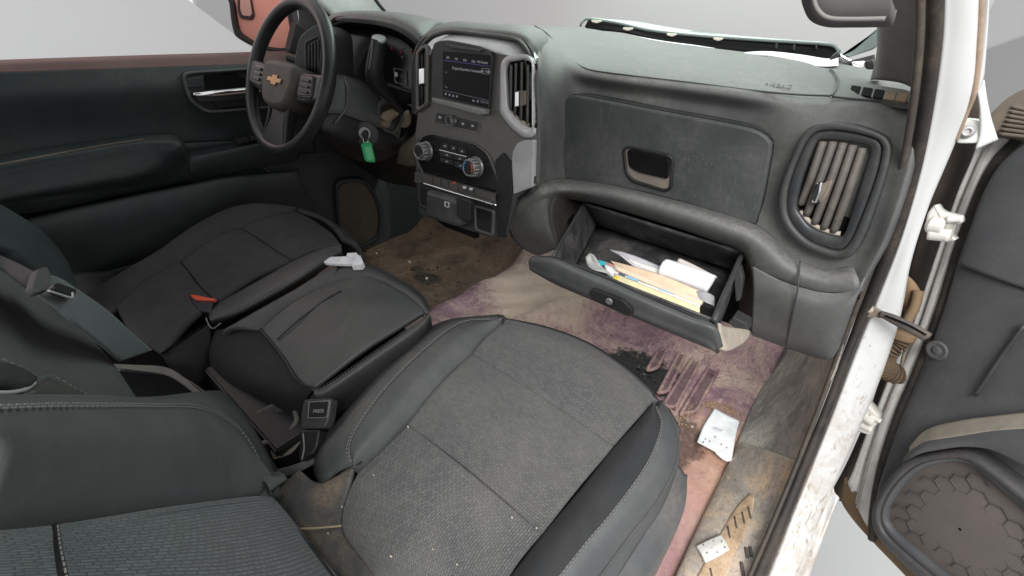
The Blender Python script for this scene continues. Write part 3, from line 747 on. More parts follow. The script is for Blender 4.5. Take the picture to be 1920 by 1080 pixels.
# media control strip with round knob
strip = sl('control_strip', "817,207 902,228 898,251 812,231", plastic('strip_grey', (.16, .155, .145), .45, .2, (.25, .22, .19), 9, .02, 600), stack, .003, .001, .006)
sl('strip_face', "819,210,.003 899,230 896,247 815,229", plastic('strip_dark', (.055, .053, .05), .45, .2, (.2, .18, .16), 9, .02, 600), strip, .0012, .0005, .003)
for spec in ("820,213 832,216 830,228 818,225", "833,215 845,218 843,231 831,228", "861,222 878,226 876,241 859,237", "880,226 894,230 891,244 878,241"):
    sl('button', ' '.join(t + (',.004' if i == 0 else '') for i, t in enumerate(spec.split())), DASH_DARK, strip, .002, .0008, .002)
for (x, y) in ((825, 220), (839, 223), (868, 232), (886, 236)):
    sl('button_mark', f"{x-2},{y-2},.0062 {x+2},{y-1} {x+2},{y+2} {x-2},{y+1}", TXT, strip, .0004, 0)
def knob(cx, cy, rp, dep, parent, cap=BLACK, red=False):
    c = SP.at(cx, cy, .003); r = np.linalg.norm(SP.at(cx, cy + rp, .003) - c)
    k = cyl('knob', c, SN, [(r * 1.18, 0), (r * 1.18, .002), (r * 1.02, .003), (r, .004), (r * .97, dep - .003), (r * .92, dep), (r * .80, dep), (r * .76, dep - .002)], bpy.data.materials.get('knob_silver') or plastic('knob_silver', (.22, .22, .215), .3, .2, (.3, .27, .24), 20, .05, 600, metallic=.5), parent)
    cyl('knob_face', c + SN * (dep - .0025), SN, [(r * .76, 0), (r * .76, .001), (r * .6, .0016)], cap, k)
    # knurl ridges
    uu = np.array([1.0, 0, 0]); ww = np.cross(SN, uu)
    if red is not None:
        for nm, a0, a1, mt in (('cold_mark', 150, 235, flat('blue_mark', (.05, .22, .5), .4, emit=.2)), ('hot_mark', -60, 30, flat('red_mark', (.6, .08, .04), .4, emit=.2))) if red else (('dial_mark', 20, 160, TXT2),):
            pts = [c + SN * (dep + .0006) + r * .66 * (math.cos(math.radians(a)) * uu - math.sin(math.radians(a)) * ww) for a in np.linspace(a0, a1, 8)]
            tube(nm, pts, r * .04, mt, k, 14, 6)
    for q in range(28):
        a = 2 * math.pi * q / 28; d = math.cos(a) * uu + math.sin(a) * ww
        if q % 2 == 0: tube('knurl', [c + d * r * 1.0 + SN * .006, c + d * r * .975 + SN * (dep - .004)], r * .05, SILVER, k, 3, 5)
    return k
knob(850, 226, 9, .016, strip, BLACK, None)
# climate panel
clim = sl('climate_panel', "795,256 812,252 889,270 914,288 932,330 934,364 800,332 785,305 783,272", GLOSS, stack, .004, .0015, .012)
knob(800, 283, 15.5, .026, clim, BLACK, False)
knob(893, 313, 16.5, .026, clim, BLACK, True)
BT = plastic('climate_button', (.022, .022, .022), .4, .2, (.14, .12, .1), 9, .02, 600)
for spec in ("830,268 843,271 842,281 827,278", "845,272 858,275 858,285 844,282", "860,276 872,279 876,289 860,286", "826,283 850,289 850,298 826,293", "852,290 876,296 876,304 852,299", "826,295 850,301 850,310 827,304", "852,302 876,307 875,321 852,312"):
    sl('button', ' '.join(t + (',.004' if i == 0 else '') for i, t in enumerate(spec.split())), BT, clim, .0025, .001, .002)
sl('button_chrome_strip', "825,280,.005 876,293 876,296 825,283", CHROME, clim, .003, .0008)
for (x, y) in ((834, 274), (850, 278), (866, 284), (838, 291), (862, 298), (838, 303), (863, 311)):
    sl('button_mark', f"{x-2.5},{y-1.5},.0070 {x+1},{y-2} {x+2.5},{y+1.5} {x-1},{y+1.5}", TXT2, clim, .0004, 0)
ring('climate_rim', rounded(tr(SP, "794,254,.003 812,250 890,268 916,287 934,330 936,366 799,334 783,306 781,271"), .012), rounded(tr(SP, "795,256,.003 812,252 889,270 914,288 932,330 934,364 800,332 785,305 783,272"), .012), plastic('rim_grey', (.12, .12, .115), .4, .1), clim, .003, .003, N=80, bevel=.001)
# switch row
row = sl('switch_row', "788,321,.0 930,361 932,384 788,341", plastic('switch_grey', (.085, .08, .076), .42, .35, (.24, .21, .18), 14, .05, 600), stack, .020, .004, .002)
SWM = plastic('switch_key', (.065, .062, .06), .42, .3, (.24, .21, .18), 14, .05, 600)
for i, (a, b_) in enumerate(((790, 812), (814, 827), (829, 842), (844, 860), (862, 874), (876, 889), (891, 926))):
    f0 = lambda x: 321 + (x - 788) * .2817
    sl('switch_key', f"{a},{f0(a)+4:.1f},.020 {b_},{f0(b_)+4:.1f} {b_},{f0(b_)+17:.1f} {a},{f0(a)+16:.1f}", SWM, row, .004, .0015)
sl('hazard_mark', "848,344,.0252 852,345 850,341", flat('hazard_red', (.5, .05, .03), .5, emit=.1), row, .0004, 0)
sl('switch_mark', "868,349,.0252 872,350 872,354 868,353", TXT, row, .0004, 0); sl('switch_mark', "880,352,.0252 885,353.5 885,357 880,356", TXT, row, .0004, 0)
tube('switch_row_edge', tr(SP, "789,342,.021 860,364 931,385"), .0022, CHROME, row, 20, 8)
sl('pocket_cover', "789,347,.001 815,355 815,393 790,384", BLACK, stack, .006, .002, .004)
ring('pocket_trim', rounded(tr(SP, "787,345,.004 818,353 818,396 788,387"), .004), rounded(tr(SP, "790,348,.004 814,356 814,391 791,383"), .004), DASH_DARK, stack, .005, .003, N=40, bevel=.001)
sl('pocket_cover', "894,387,.001 926,396 924,438 896,428", BLACK, stack, .006, .002, .004)
ring('pocket_trim', rounded(tr(SP, "890,383,.004 930,394 928,443 892,432"), .006), rounded(tr(SP, "894,388,.004 925,397 923,437 896,428"), .005), plastic('trim_edge', (.075, .072, .07), .4, .2), stack, .006, .003, N=40, bevel=.001)
usb = sl('usb_module', "824,352,.0 866,364 890,374 892,388 886,418 872,416 822,400", plastic('usb_grey', (.045, .046, .048), .4, .35, (.24, .22, .2), 14, .05, 600), stack, .045, .008, .008)
sl('usb_flap', "858,368,.046 884,377 882,414 868,411 858,404", BLACK, usb, .004, .002, .003)
ring('usb_port', tr(SP, "834,377,.046 843,380 842,390 833,387"), tr(SP, "836,379,.046 841,381 840,388 835,386"), SILVER, usb, .0015, .002, N=16, bevel=.0005)
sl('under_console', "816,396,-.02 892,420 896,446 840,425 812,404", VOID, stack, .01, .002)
sl('console_side_dark', "930,300,.002 945,285 962,310 962,362 948,446 934,444", BLACK, stack, .004, .002, .004)

# centre vents
def centre_vent(spec_out, spec_in, slats, tab):
    v = sl('air_vent', spec_in, VOID, stack, .0015, .0)
    ring('vent_surround', rounded(tr(SP, spec_out), .008), rounded(tr(SP, spec_in), .006), SILVER, v, .010, .003, N=80, bevel=.003)
    for s in slats:
        q = tr(SP, s); a, b_ = q[0], q[-1]
        loft('slat', [np.array([a + np.array([-.006, .0, 0]) + SN * .002, b_ + np.array([-.006, 0, 0]) + SN * .002]), np.array([a + np.array([.004, 0, 0]) + SN * .010, b_ + np.array([.004, 0, 0]) + SN * .010])], plastic('slat_grey', (.085, .083, .078), .55, .4, (.22, .19, .16), 12, .05, 600) if 'slat_grey' not in bpy.data.materials else bpy.data.materials['slat_grey'], v, 6, 4, thick=.003)
    if tab:
        t_ = sl('vent_tab', tab, CHROME, v, .018, .003, .002)
    return v
v = centre_vent("943,120,.001 952,106 990,101 1003,112 1003,258 985,258 962,240 941,212", "953,128,.001 958,117 992,112 1004,120 1004,240 990,237 968,218 956,200",
            ("961,122,.003 960,205", "970,119,.003 968,215", "981,117,.003 979,225", "992,122,.003 991,232"), None)
sl('vent_tab', "968,172,.010 976,170 976,200 968,202", CHROME, v, .006, .002, .002); sl('vent_tab_grip', "977,171,.010 988,170 988,196 977,200", plastic('grip', (.15, .13, .11), .7, .6), v, .005, .001)
tube('vent_dust', tr(SP, "962,212,.004 970,222 980,229 992,235"), .0035, TAN, v, 12, 6)
sl('stack_side_trim', "963,285,.002 972,268 986,262 1003,262 1001,350 965,364 962,305", plastic('side_trim_silver', (.36, .355, .365), .36, .15, (.3, .28, .26), 8, .02, 700, metallic=.15), stack, .005, .002, .004)
v = sl('air_vent', "787,98,.001 800,86 804,96 802,196 787,206", VOID, stack, .0015, 0)
ring('vent_surround', rounded(tr(SP, "784,98,.001 802,82 808,96 806,198 784,212"), .006), rounded(tr(SP, "788,101,.001 800,89 803,97 801,193 788,202"), .005), STACK, v, .008, .003, N=60, bevel=.002)
for s in ("792,100,.003 791,196", "798,96,.003 797,192"): tube('slat', tr(SP, s), .003, DASH_DARK, v, 5, 6)
sl('vent_tab', "791,130,.006 800,128 800,158 791,160", CHROME, v, .010, .002, .002)

# ---------------------------------------------------------------- passenger side features
# airbag cover seam and lettering
DT = lambda s: tr(YA, s)
seam = DT("1003,49.5,1.12 1028,66,1.0 1058,103,.92 1092,127,.885 1135,137,.88 1300,157,.88 1400,170,.88 1480,178,.88 1545,181,.88 1560,179,.88 1571,155,.98 1566,140,1.05 1556,130,1.10")
tube('airbag_seam', seam + np.array([0, -.0005, .0015]), .0016, DASH_DARK, dash, 120, 6)
pa_, pb_ = YA.at(1432, 163, .915), YA.at(1484, 169, .915)
text('airbag_lettering', 'AIRBAG', (pa_ + pb_) / 2 + np.array([0, -.004, .004]), unit(pb_ - pa_), (0, .8, .6), .0125, plastic('embossed', (.16, .165, .16), .5, .1), dash, .0006, .0005)
# upper glove-box door
GP = Plane(YA.at(1240, 255, .855), (0, -1, -.02))
gd_o = tr(GP, "1052,325 1049,290 1056,215 1062,190 1074,180 1090,178 1250,208 1400,236 1436,250 1450,264 1449,285 1432,375 1420,412 1414,418 1330,392 1240,366 1140,345 1060,334")
gd_o = crom(gd_o, 90, True)
gd = slab('upper_glove_door', gd_o, GLOVE, dash, .012, .03, .005, smooth=True)
tube('door_gap', offset_poly(gd_o, GP.n, -.002) + GP.n * .003, .0028, VOID, gd, 140, 6, True)
lat = slab('latch_recess', rounded(tr(GP, "1170,278,.0125 1180,274 1255,290 1262,298 1258,352 1248,357 1188,338 1176,322"), .008), plastic('latch_recess_dust', (.19, .165, .14), .7, .5), gd, .0008, .002, 0)
ring('latch_frame', rounded(tr(GP, "1168,278,.012 1178,272 1256,288 1265,297 1261,354 1250,360 1186,341 1173,324"), .009), rounded(tr(GP, "1173,281,.012 1180,277 1252,292 1260,299 1256,350 1247,354 1190,336 1177,321"), .008), BLACK, gd, .005, .004, N=60, bevel=.002)
slab('latch_handle', rounded(tr(GP, "1177,282,.014 1183,279 1250,294 1258,300 1254,336 1196,322 1180,312"), .008), GLOSS, gd, .004, .002, .002)
# end vent pod
VP = Plane(YA.at(1575, 350, .83), (-.16, -1, .06)); VN = VP.n
out3 = crom(tr(VP, "1516,242 1552,230 1600,233 1646,247 1668,262 1673,285 1660,340 1628,430 1605,472 1585,482 1560,480 1515,463 1483,435 1465,398 1468,350 1490,290"), 90, True)
out2 = crom(tr(VP, "1524,254 1556,243 1600,247 1642,258 1655,270 1656,288 1642,342 1608,430 1590,460 1575,468 1556,465 1520,450 1493,425 1479,395 1481,352 1500,296"), 90, True)
out1 = crom(tr(VP, "1532,268 1552,261 1600,266 1628,272 1634,280 1626,310 1596,405 1585,436 1578,443 1562,441 1522,425 1503,402 1496,390 1499,365 1512,320"), 90, True)
pod = ring('end_vent', out3, out2, DASH_DARK, dash, .011, .02, VN, 90, .003, .004)
ring('vent_bezel', out2, out1, plastic('vent_bezel_black', (.028, .030, .033), .38, .25, (.24, .21, .17), 11, .03, 700), pod, .006, .02, VN, 90, .002, .003)
slab('vent_cavity', out1, VOID, pod, -.012, .02, 0, VN)
for i, (xt, yt, xb, yb) in enumerate(((1544, 266, 1503, 382), (1563, 266, 1513, 402), (1582, 268, 1528, 418), (1600, 272, 1545, 428), (1618, 278, 1563, 434))):
    tube('slat', tr(VP, f"{xt},{yt},-.004 {(xt+xb)/2+1},{(yt+yb)/2},.004 {xb},{yb},-.006"), .0085, SLAT, pod, 16, 10, ax=VN, ry=.72)
tube('slat_dust', tr(VP, "1500,396,-.004 1512,410 1530,424 1560,436 1576,438"), .004, TAN, pod, 16, 6)
slab('vent_tab', rounded(tr(VP, "1525,362,.006 1536,338 1548,338 1544,360 1536,380 1526,378"), .004), CHROME, pod, .014, .002, .003)
slab('vent_tab_grip', rounded(tr(VP, "1546,342,.006 1562,336 1564,340 1554,366 1540,380 1538,372"), .004), plastic('ridged_tab', (.17, .135, .11), .7, .4), pod, .010, .002, .002)
# defroster outlet on the dash corner
_d = (YA.at(1590, 170, .965), YA.at(1712, 176, .885), YA.at(1660, 200, .858)); _n = unit(np.cross(_d[1] - _d[0], _d[2] - _d[0])); _n = _n if _n[2] > 0 else -_n
DG = Plane(_d[0] + _n * .003, _n)
dg = slab('side_defroster', rounded(tr(DG, "1592,160 1612,158 1700,172 1714,180 1710,196 1690,196 1594,180 1586,172"), .01), DASH, dash, .004, .006, .002)
for i in range(5):
    x = 1597 + i * 22; y = 161 + i * 3.4
    slab('slot', rounded(tr(DG, f"{x},{y},.004 {x+18},{y+2.6} {x+13},{y+18} {x-5},{y+15}"), .003), VOID if i < 3 else BROWNRUB, dg, .0012, .001, 0)
# seam where the corner cap meets the panel
tube('corner_seam', tr(YA, "1560,181,.885 1640,190,.88 1690,200,.86 1710,214,.84 1718,240,.825"), .0016, DASH_DARK, dash, 40, 6)
# padded shelf roll above the open glove box
r0 = tr(YA, "952,402,.74 958,378,.74 985,358,.735 1020,342,.76 1060,335,.84 1150,346,.86 1250,369,.86 1340,394,.86 1412,418,.855 1455,448,.85 1490,480,.845 1545,500,.835 1600,500,.82")
r1 = tr(YA, "951,408,.73 958,386,.725 985,364,.72 1020,350,.735 1060,345,.79 1150,355,.80 1250,380,.80 1340,406,.80 1408,430,.80 1448,458,.80 1484,490,.80 1545,512,.80 1606,514,.79")
r2 = tr(YA, "952,418,.73 960,398,.72 988,378,.715 1022,364,.725 1062,358,.775 1150,372,.785 1250,400,.785 1340,428,.785 1404,452,.785 1440,480,.785 1480,508,.785 1543,528,.785 1610,530,.78")
r3 = tr(YA, "956,430,.735 966,412,.728 992,394,.725 1026,378,.74 1064,368,.80 1150,388,.81 1250,418,.81 1335,446,.81 1392,468,.81 1412,500,.80 1470,526,.79 1540,545,.785 1612,546,.78")
r4 = tr(YA, "960,438,.75 970,420,.75 996,400,.75 1030,384,.77 1068,374,.84 1150,392,.85 1250,422,.85 1330,450,.85 1386,472,.85 1408,505,.83 1468,530,.80 1538,550,.79 1612,552,.785")
loft('shelf_roll', [r0, r1, r2, r3, r4], DASH, dash, 90, 30, thick=.008)
# rounded cheek left of the glove box and the hollow behind it
k0 = tr(YA, "951,406,.732 953,430,.74 965,452,.76 990,472,.78 1010,480,.79")
k1 = tr(YA, "985,372,.718 990,405,.722 1000,436,.735 1012,458,.76 1020,476,.78")
k2 = tr(YA, "1020,360,.728 1022,395,.73 1026,425,.74 1034,450,.755 1040,468,.775")
k3 = tr(YA, "1040,364,.76 1032,392,.755 1034,422,.76 1042,446,.77 1050,462,.79")
loft('dash_cheek', [k0, k1, k2, k3], DASH, dash, 30, 24, thick=.006)
loft('hollow_side', [k3, tr(YA, "1098,372,.94 1090,392,.94 1082,420,.94 1078,446,.94 1074,470,.94")], plastic('hollow_dusty', (.07, .066, .06), .65, .5, (.2, .18, .15), 10, .1, 500), dash, 20, 12, thick=.004)
slab('hinge_slot', tr(YA, "1066,412,.845 1074,402 1076,410 1067,420"), VOID, dash, .002, .002, 0)
# lower right panel under the end vent
q0 = tr(YA, "1410,500,.795 1468,528,.785 1540,548,.78 1590,546,.78 1622,520,.785")
q1 = tr(YA, "1412,540,.79 1474,560,.775 1535,580,.768 1580,580,.768 1608,556,.775")
q2 = tr(YA, "1410,590,.80 1474,610,.785 1540,628,.775 1572,620,.775 1592,600,.78")
q3 = tr(YA, "1408,622,.815 1474,645,.805 1535,666,.80 1560,668,.80 1574,650,.80")
q4 = tr(YA, "1412,630,.86 1474,652,.86 1535,672,.86 1556,672,.86 1568,660,.86")
loft('lower_end_panel', [q0, q1, q2, q3, q4], DASH, dash, 40, 36, thick=.006)
tube('panel_seam', tr(YA, "1500,490,.793 1496,540,.768 1486,590,.772 1474,648,.800"), .0013, DASH_DARK, dash, 30, 6)
loft('opening_side', [tr(YA, "1396,470,.83 1410,505,.80 1412,560,.80 1408,622,.815"), tr(YA, "1380,480,.95 1385,520,.95 1385,570,.95 1380,622,.95")], plastic('side_dusty', (.06, .056, .052), .6, .6, (.2, .18, .15), 10, .1, 500), dash, 16, 10, thick=.004)

# ---------------------------------------------------------------- open lower glove box
gb = thing('open_glove_box', 'grey glove box bin pulled open below the dash, full of papers', 'glove box', (.46, .66, .40))
A_, B_ = YA.at(1095, 382, .83), YA.at(1036, 482, .625); D_, E_ = YA.at(1392, 474, .83), YA.at(1338, 602, .615)
dn = np.array([0, .085, -.085])
def quad(name, a, b, c, d, mat, parent, th=.004, nu=10, nv=10): return loft(name, [np.array([a, b]), np.array([d, c])], mat, parent, nu, nv, thick=th)
quad('bin_wall', A_, B_, B_ + dn, A_ + dn, BIN, gb)
quad('bin_wall', A_, D_, D_ + dn, A_ + dn, BIN, gb)
quad('bin_wall', D_, E_, E_ + dn, D_ + dn, BIN, gb)
quad('bin_wall', B_, E_, E_ + dn, B_ + dn, BIN, gb)
quad('bin_floor', A_ + dn, B_ + dn, E_ + dn, D_ + dn, BIN, gb)
tube('bin_rim', [D_, E_], .005, DASH_DARK, gb, 8, 8); tube('bin_rim', [A_, B_], .0035, DASH_DARK, gb, 8, 8)
f0 = tr(YA, "1012,480,.632 1045,485,.628 1090,500,.625 1150,522,.623 1212,552,.621 1294,586,.619 1332,603,.618 1347,640,.628")
f1 = tr(YA, "998,480,.618 1040,485,.608 1090,507,.606 1150,532,.605 1212,560,.604 1294,595,.602 1342,613,.604 1356,648,.616")
f2 = tr(YA, "991,489,.610 1038,494,.597 1090,517,.596 1150,542,.595 1212,569,.594 1294,604,.594 1338,621,.597 1350,653,.610")
f3 = tr(YA, "992,499,.614 1034,512,.601 1090,536,.60 1150,561,.60 1212,587,.60 1294,621,.60 1334,638,.602 1344,657,.612")
f4 = tr(YA, "996,508,.622 1034,529,.615 1090,553,.614 1150,578,.613 1212,604,.612 1294,638,.612 1330,653,.612 1338,659,.616")
f5 = f4 + np.array([0, .06, -.045])
loft('door_panel', [f0, f1, f2, f3, f4, f5], plastic('glove_lid_plastic', (.07, .073, .075), .5, .3, (.22, .2, .18), 7, .14, 800), gb, 70, 40, thick=.006)
tube('lid_groove', tr(YA, "1016,481,.622 1045,485,.616 1090,503,.613 1150,527,.612 1212,556,.610 1294,590,.608 1334,607,.608"), .0022, BLACK, gb, 40, 6)
LP = Plane(YA.at(1150, 566, .595), (0, -1, -.15))
lk = slab('lock_recess', rounded(tr(LP, "1106,545 1112,540 1170,562 1186,578 1186,592 1176,590 1112,560"), .006), BLACK, gb, .004, .01, .001)
lc = LP.at(1143, 564, .004); cyl('lock_cylinder', lc, LP.n, [(.0065, 0), (.0065, .003), (.005, .004), (.0042, .0032)], bpy.data.materials['knob_silver'], lk, 20)
# dusty inner flank of the lid
fl = tr(YA, "1350,606,.62 1362,612,.66 1400,618,.74 1408,622,.76"); fl2 = tr(YA, "1350,655,.615 1366,658,.63 1392,645,.70 1406,630,.75")
loft('lid_flank', [fl, fl2], TAN, gb, 20, 10, thick=.004)
slab('damper_arm', rounded(tr(YA, "1378,500,.80 1390,496 1396,520 1390,560 1382,562 1380,530"), .004), DASH_DARK, gb, .01, .004, .002)
slab('hinge_stop', tr(YA, "1368,600,.78 1378,590 1404,604 1404,620 1380,612"), DASH_DARK, gb, .01, .02, .002)
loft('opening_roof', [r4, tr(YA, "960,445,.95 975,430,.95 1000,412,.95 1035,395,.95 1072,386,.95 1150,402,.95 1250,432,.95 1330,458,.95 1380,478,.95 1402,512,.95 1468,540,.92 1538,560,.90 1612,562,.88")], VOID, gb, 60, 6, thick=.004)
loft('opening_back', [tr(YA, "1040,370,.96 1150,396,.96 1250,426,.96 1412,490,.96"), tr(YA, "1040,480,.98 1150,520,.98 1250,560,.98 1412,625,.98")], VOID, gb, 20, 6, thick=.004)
# papers in the bin: each its own thing
def sheet(name, label, cat, spec, mat, t=.0015, bend=0.0, group='papers in the glove box', P=YA):
    q = tr(P, spec); n4 = len(q) // 2
    o = loft(name, [q[:n4], q[n4:]], mat, None, 24, 8, thick=t, disp=(lambda G, u, v: bend * (1 - u ** 2) + 0 * v) if bend else None)
    return tag(o, label, cat, group)
sheet('yellow_folder', 'pale yellow folder nearest the lid of the open glove box', 'folder', "1152,512,.668 1210,535,.664 1312,575,.658 1158,528,.640 1215,556,.638 1312,594,.634", YELLOWP, .004)
sheet('white_booklet', 'thick white booklet with blue print between yellow and cream papers', 'booklet', "1132,494,.70 1210,524,.694 1316,561,.684 1140,514,.670 1212,540,.667 1312,577,.66", PAPER, .006)
sheet('peach_paper', 'peach paper sheet folded over inside the glove box', 'paper', "1134,490,.716 1200,514,.71 1250,532,.702 1138,498,.70 1200,522,.695 1250,540,.69", plastic('peach_paper', (.60, .30, .26), .8, .08), .003)
sheet('cream_envelope', 'long cream envelope lying behind the white booklet', 'envelope', "1144,488,.725 1230,512,.715 1326,551,.70 1164,504,.70 1228,530,.692 1320,566,.68", MANILA, .004)
sheet('grey_leaflet', 'grey white leaflet with curled corner standing against the bin wall', 'leaflet', "1141,467,.77 1180,478,.762 1240,504,.755 1322,545,.745 1165,478,.735 1195,505,.722 1260,532,.712 1322,558,.702", plastic('leaflet', (.55, .54, .58), .8, .1), .002, .004)
sheet('ruled_paper', 'thin white sheet lying between the leaflet and the cream envelope', 'paper', "1176,484,.742 1240,508,.735 1318,542,.725 1186,500,.725 1238,524,.716 1318,558,.705", PAPER_DIRTY, .0015, .002)
sheet('beige_card_folder', 'beige card folder tucked under the peach paper in the bin', 'folder', "1150,496,.69 1220,524,.684 1318,564,.674 1156,506,.682 1222,534,.676 1316,571,.667", plastic('beige_card', (.66, .55, .42), .8, .12), .003)
sheet('crumpled_wrapper', 'crumpled grey wrapper at the right end of the papers', 'wrapper', "1300,548,.70 1322,552,.70 1340,556,.70 1306,566,.68 1324,572,.68 1340,574,.68", plastic('wrapper_grey', (.34, .34, .35), .5, .3), .002, .008)
_bk = bpy.data.objects['white_booklet']; _pb = flat('blue_print', (.25, .45, .62), .7); _pk = flat('dark_print', (.08, .10, .14), .7)
for (x0, x1, m_) in ((1160, 1172, _pk), (1176, 1196, _pb), (1236, 1262, _pb), (1290, 1296, _pb), (1300, 1304, _pk)):
    f_ = lambda x: 505 + (x - 1136) * .36
    slab('print_patch', tr(YA, f"{x0},{f_(x0)-3:.1f},.678 {x1},{f_(x1)-3:.1f},.676 {x1},{f_(x1)+2:.1f},.672 {x0},{f_(x0)+2:.1f},.674"), m_, _bk, .0005, .0005, 0)
rc = tr(YA, "1244,502,.735 1290,517,.732 1334,534,.73"); 
o = tube('rolled_document', rc, .017, PAPER, None, 20, 14, ax=(0, 0, 1), ry=1.2); tag(o, 'thick rolled white document lying on top of the papers', 'document', 'papers in the glove box')
o = tube('thin_paper_roll', tr(YA, "1272,489,.785 1300,502,.782 1342,524,.778"), .0058, plastic('dusty_roll', (.58, .53, .49), .8, .3), None, 20, 10); tag(o, 'thin pinkish paper roll behind the rolled white document', 'paper roll', 'papers in the glove box')
o = loft('clear_plastic_bag', [tr(YA, "1098,482,.69 1106,475,.695 1114,478,.69"), tr(YA, "1101,496,.675 1114,492,.69 1127,498,.68"), tr(YA, "1108,504,.66 1122,504,.675 1142,512,.668"), tr(YA, "1118,508,.652 1134,512,.662 1152,522,.65")], flat('cloudy_plastic', (.55, .57, .55), .22, alpha=.72), None, 14, 14, puff=.004, thick=.001)
tag(o, 'crumpled clear plastic bag at the left end of the glove box papers', 'plastic bag')
o = slab('teal_card', tr(YA, "1122,488,.69 1136,491,.69 1134,498,.685 1126,497,.685"), flat('teal', (.03, .38, .47), .5), None, .001, .001, 0); tag(o, 'small teal card corner sticking out beside the plastic bag', 'card')
o = slab('yellow_tab', tr(YA, "1152,517,.652 1162,521,.652 1160,526,.650 1150,522,.650"), flat('yellow_tab', (.72, .58, .05), .5), None, .001, .001, 0); tag(o, 'bright yellow sticky tab on the edge of the yellow folder', 'sticky tab')

# ---------------------------------------------------------------- loose cowl panel on the dash with papers under it
lpn = thing('loose_trim_panel', 'long black trim panel with pale clips lying loose on the dash top', 'trim panel', (.35, 1.3, .89))
t0 = tr(YA, "1087,48,1.30 1090,38,1.30 1102,34,1.32 1160,42,1.33 1220,55,1.33 1300,64,1.33 1400,71,1.32 1500,77,1.30 1545,80,1.28 1566,84,1.27 1576,96,1.25")
t1 = tr(YA, "1090,50,1.28 1094,42,1.28 1104,37,1.30 1160,46,1.31 1220,60,1.31 1300,69,1.31 1400,77,1.30 1500,83,1.28 1545,86,1.26 1562,89,1.25 1571,98,1.24")
tube('front_rim', (t0 + t1) / 2, .0034, COWL, lpn, 80, 8)
bk = tr(YA, "1096,36,1.60 1110,33,1.60 1130,35,1.60 1190,40,1.60 1250,50,1.60 1320,60,1.55 1400,68,1.5 1490,75,1.45 1540,78,1.4 1560,82,1.36 1568,88,1.32")
loft('top_skin', [t0, bk], LENSG, lpn, 60, 8, thick=.003)
bt = tr(YA, "1088,53,1.26 1094,54,1.26 1104,55,1.26 1160,60,1.26 1220,74,1.26 1300,88,1.26 1400,97,1.25 1500,108,1.23 1545,114,1.21 1560,112,1.21 1570,104,1.22")
loft('dark_cavity', [t1 + np.array([0, .02, 0]), bt + np.array([0, .03, 0])], VOID, lpn, 60, 6, thick=.003)
for (x, y) in ((1119, 39), (1178, 53), (1260, 64), (1347, 72)):
    slab('clip', rounded(tr(YA, f"{x-9},{y-2},1.285 {x+8},{y-1} {x+8},{y+2} {x+1},{y+5} {x-9},{y+2}"), .004), plastic('pale_clip', (.62, .62, .52), .6, .2) if 'pale_clip' not in bpy.data.materials else bpy.data.materials['pale_clip'], lpn, .004, .004, .001)
for (x, y) in ((1455, 81), (1488, 84), (1530, 82)):
    slab('rib', tr(YA, f"{x},{y},1.27 {x+3},{y} {x+2},{y+10} {x},{y+9}"), DASH_DARK, lpn, .004, .004, 0)
slab('rear_foil', tr(YA, "1290,58,1.45 1310,57 1360,61 1340,65 1300,62"), CHROME, lpn, .002, .002, 0)
o = loft('white_paper_sheet', [tr(YA, "1390,98,1.20 1440,96,1.22 1500,102,1.22 1556,110,1.20 1572,100,1.22"), tr(YA, "1398,104,1.18 1436,108,1.18 1500,120,1.15 1545,124,1.12 1572,122,1.13")], PAPER, None, 20, 8, thick=.001); tag(o, 'white paper sheet sticking out from under the loose black panel', 'paper')
o = loft('narrow_paper_strip', [tr(YA, "1185,66,1.27 1240,76,1.26 1300,84,1.25 1340,90,1.25"), tr(YA, "1190,67,1.265 1240,78,1.255 1300,85.5,1.248 1340,91,1.248")], PAPER, None, 20, 5, thick=.001); tag(o, 'narrow white paper strip in the gap under the black trim panel', 'paper')
o = tube('white_pen', tr(YA, "1395,100,1.17 1420,101,1.17 1445,103,1.17"), [.0015, .004, .004, .004], PAPER, None, 14, 8); tag(o, 'white pen lying on the dash beside the loose panel', 'pen')
wt = thing('wiper_bracket', 'chrome and black wiper bracket beside the right windscreen post', 'bracket', (.6, 1.25, .87))
slab('bracket_arm', rounded(tr(YA, "1572,105,1.22 1600,92 1648,50 1652,78 1640,92 1590,108"), .006), COWL, wt, .008, .02, .003)
slab('foil_plate', rounded(tr(YA, "1560,112,1.20 1574,100 1596,112 1616,112 1606,120 1566,124"), .004), CHROME, wt, .004, .01, .002)
tube('black_hook', tr(YA, "1574,100,1.19 1562,110 1560,120 1574,125 1600,118 1640,108"), .006, BLACK, wt, 30, 8)
slab('black_block', rounded(tr(YA, "1622,114,1.18 1640,110 1646,130 1624,130"), .004), BLACK, wt, .01, .03, .003)
slab('white_block', rounded(tr(YA, "1596,116,1.18 1622,114 1622,128 1600,127"), .003), PAPER, wt, .004, .02, .002)

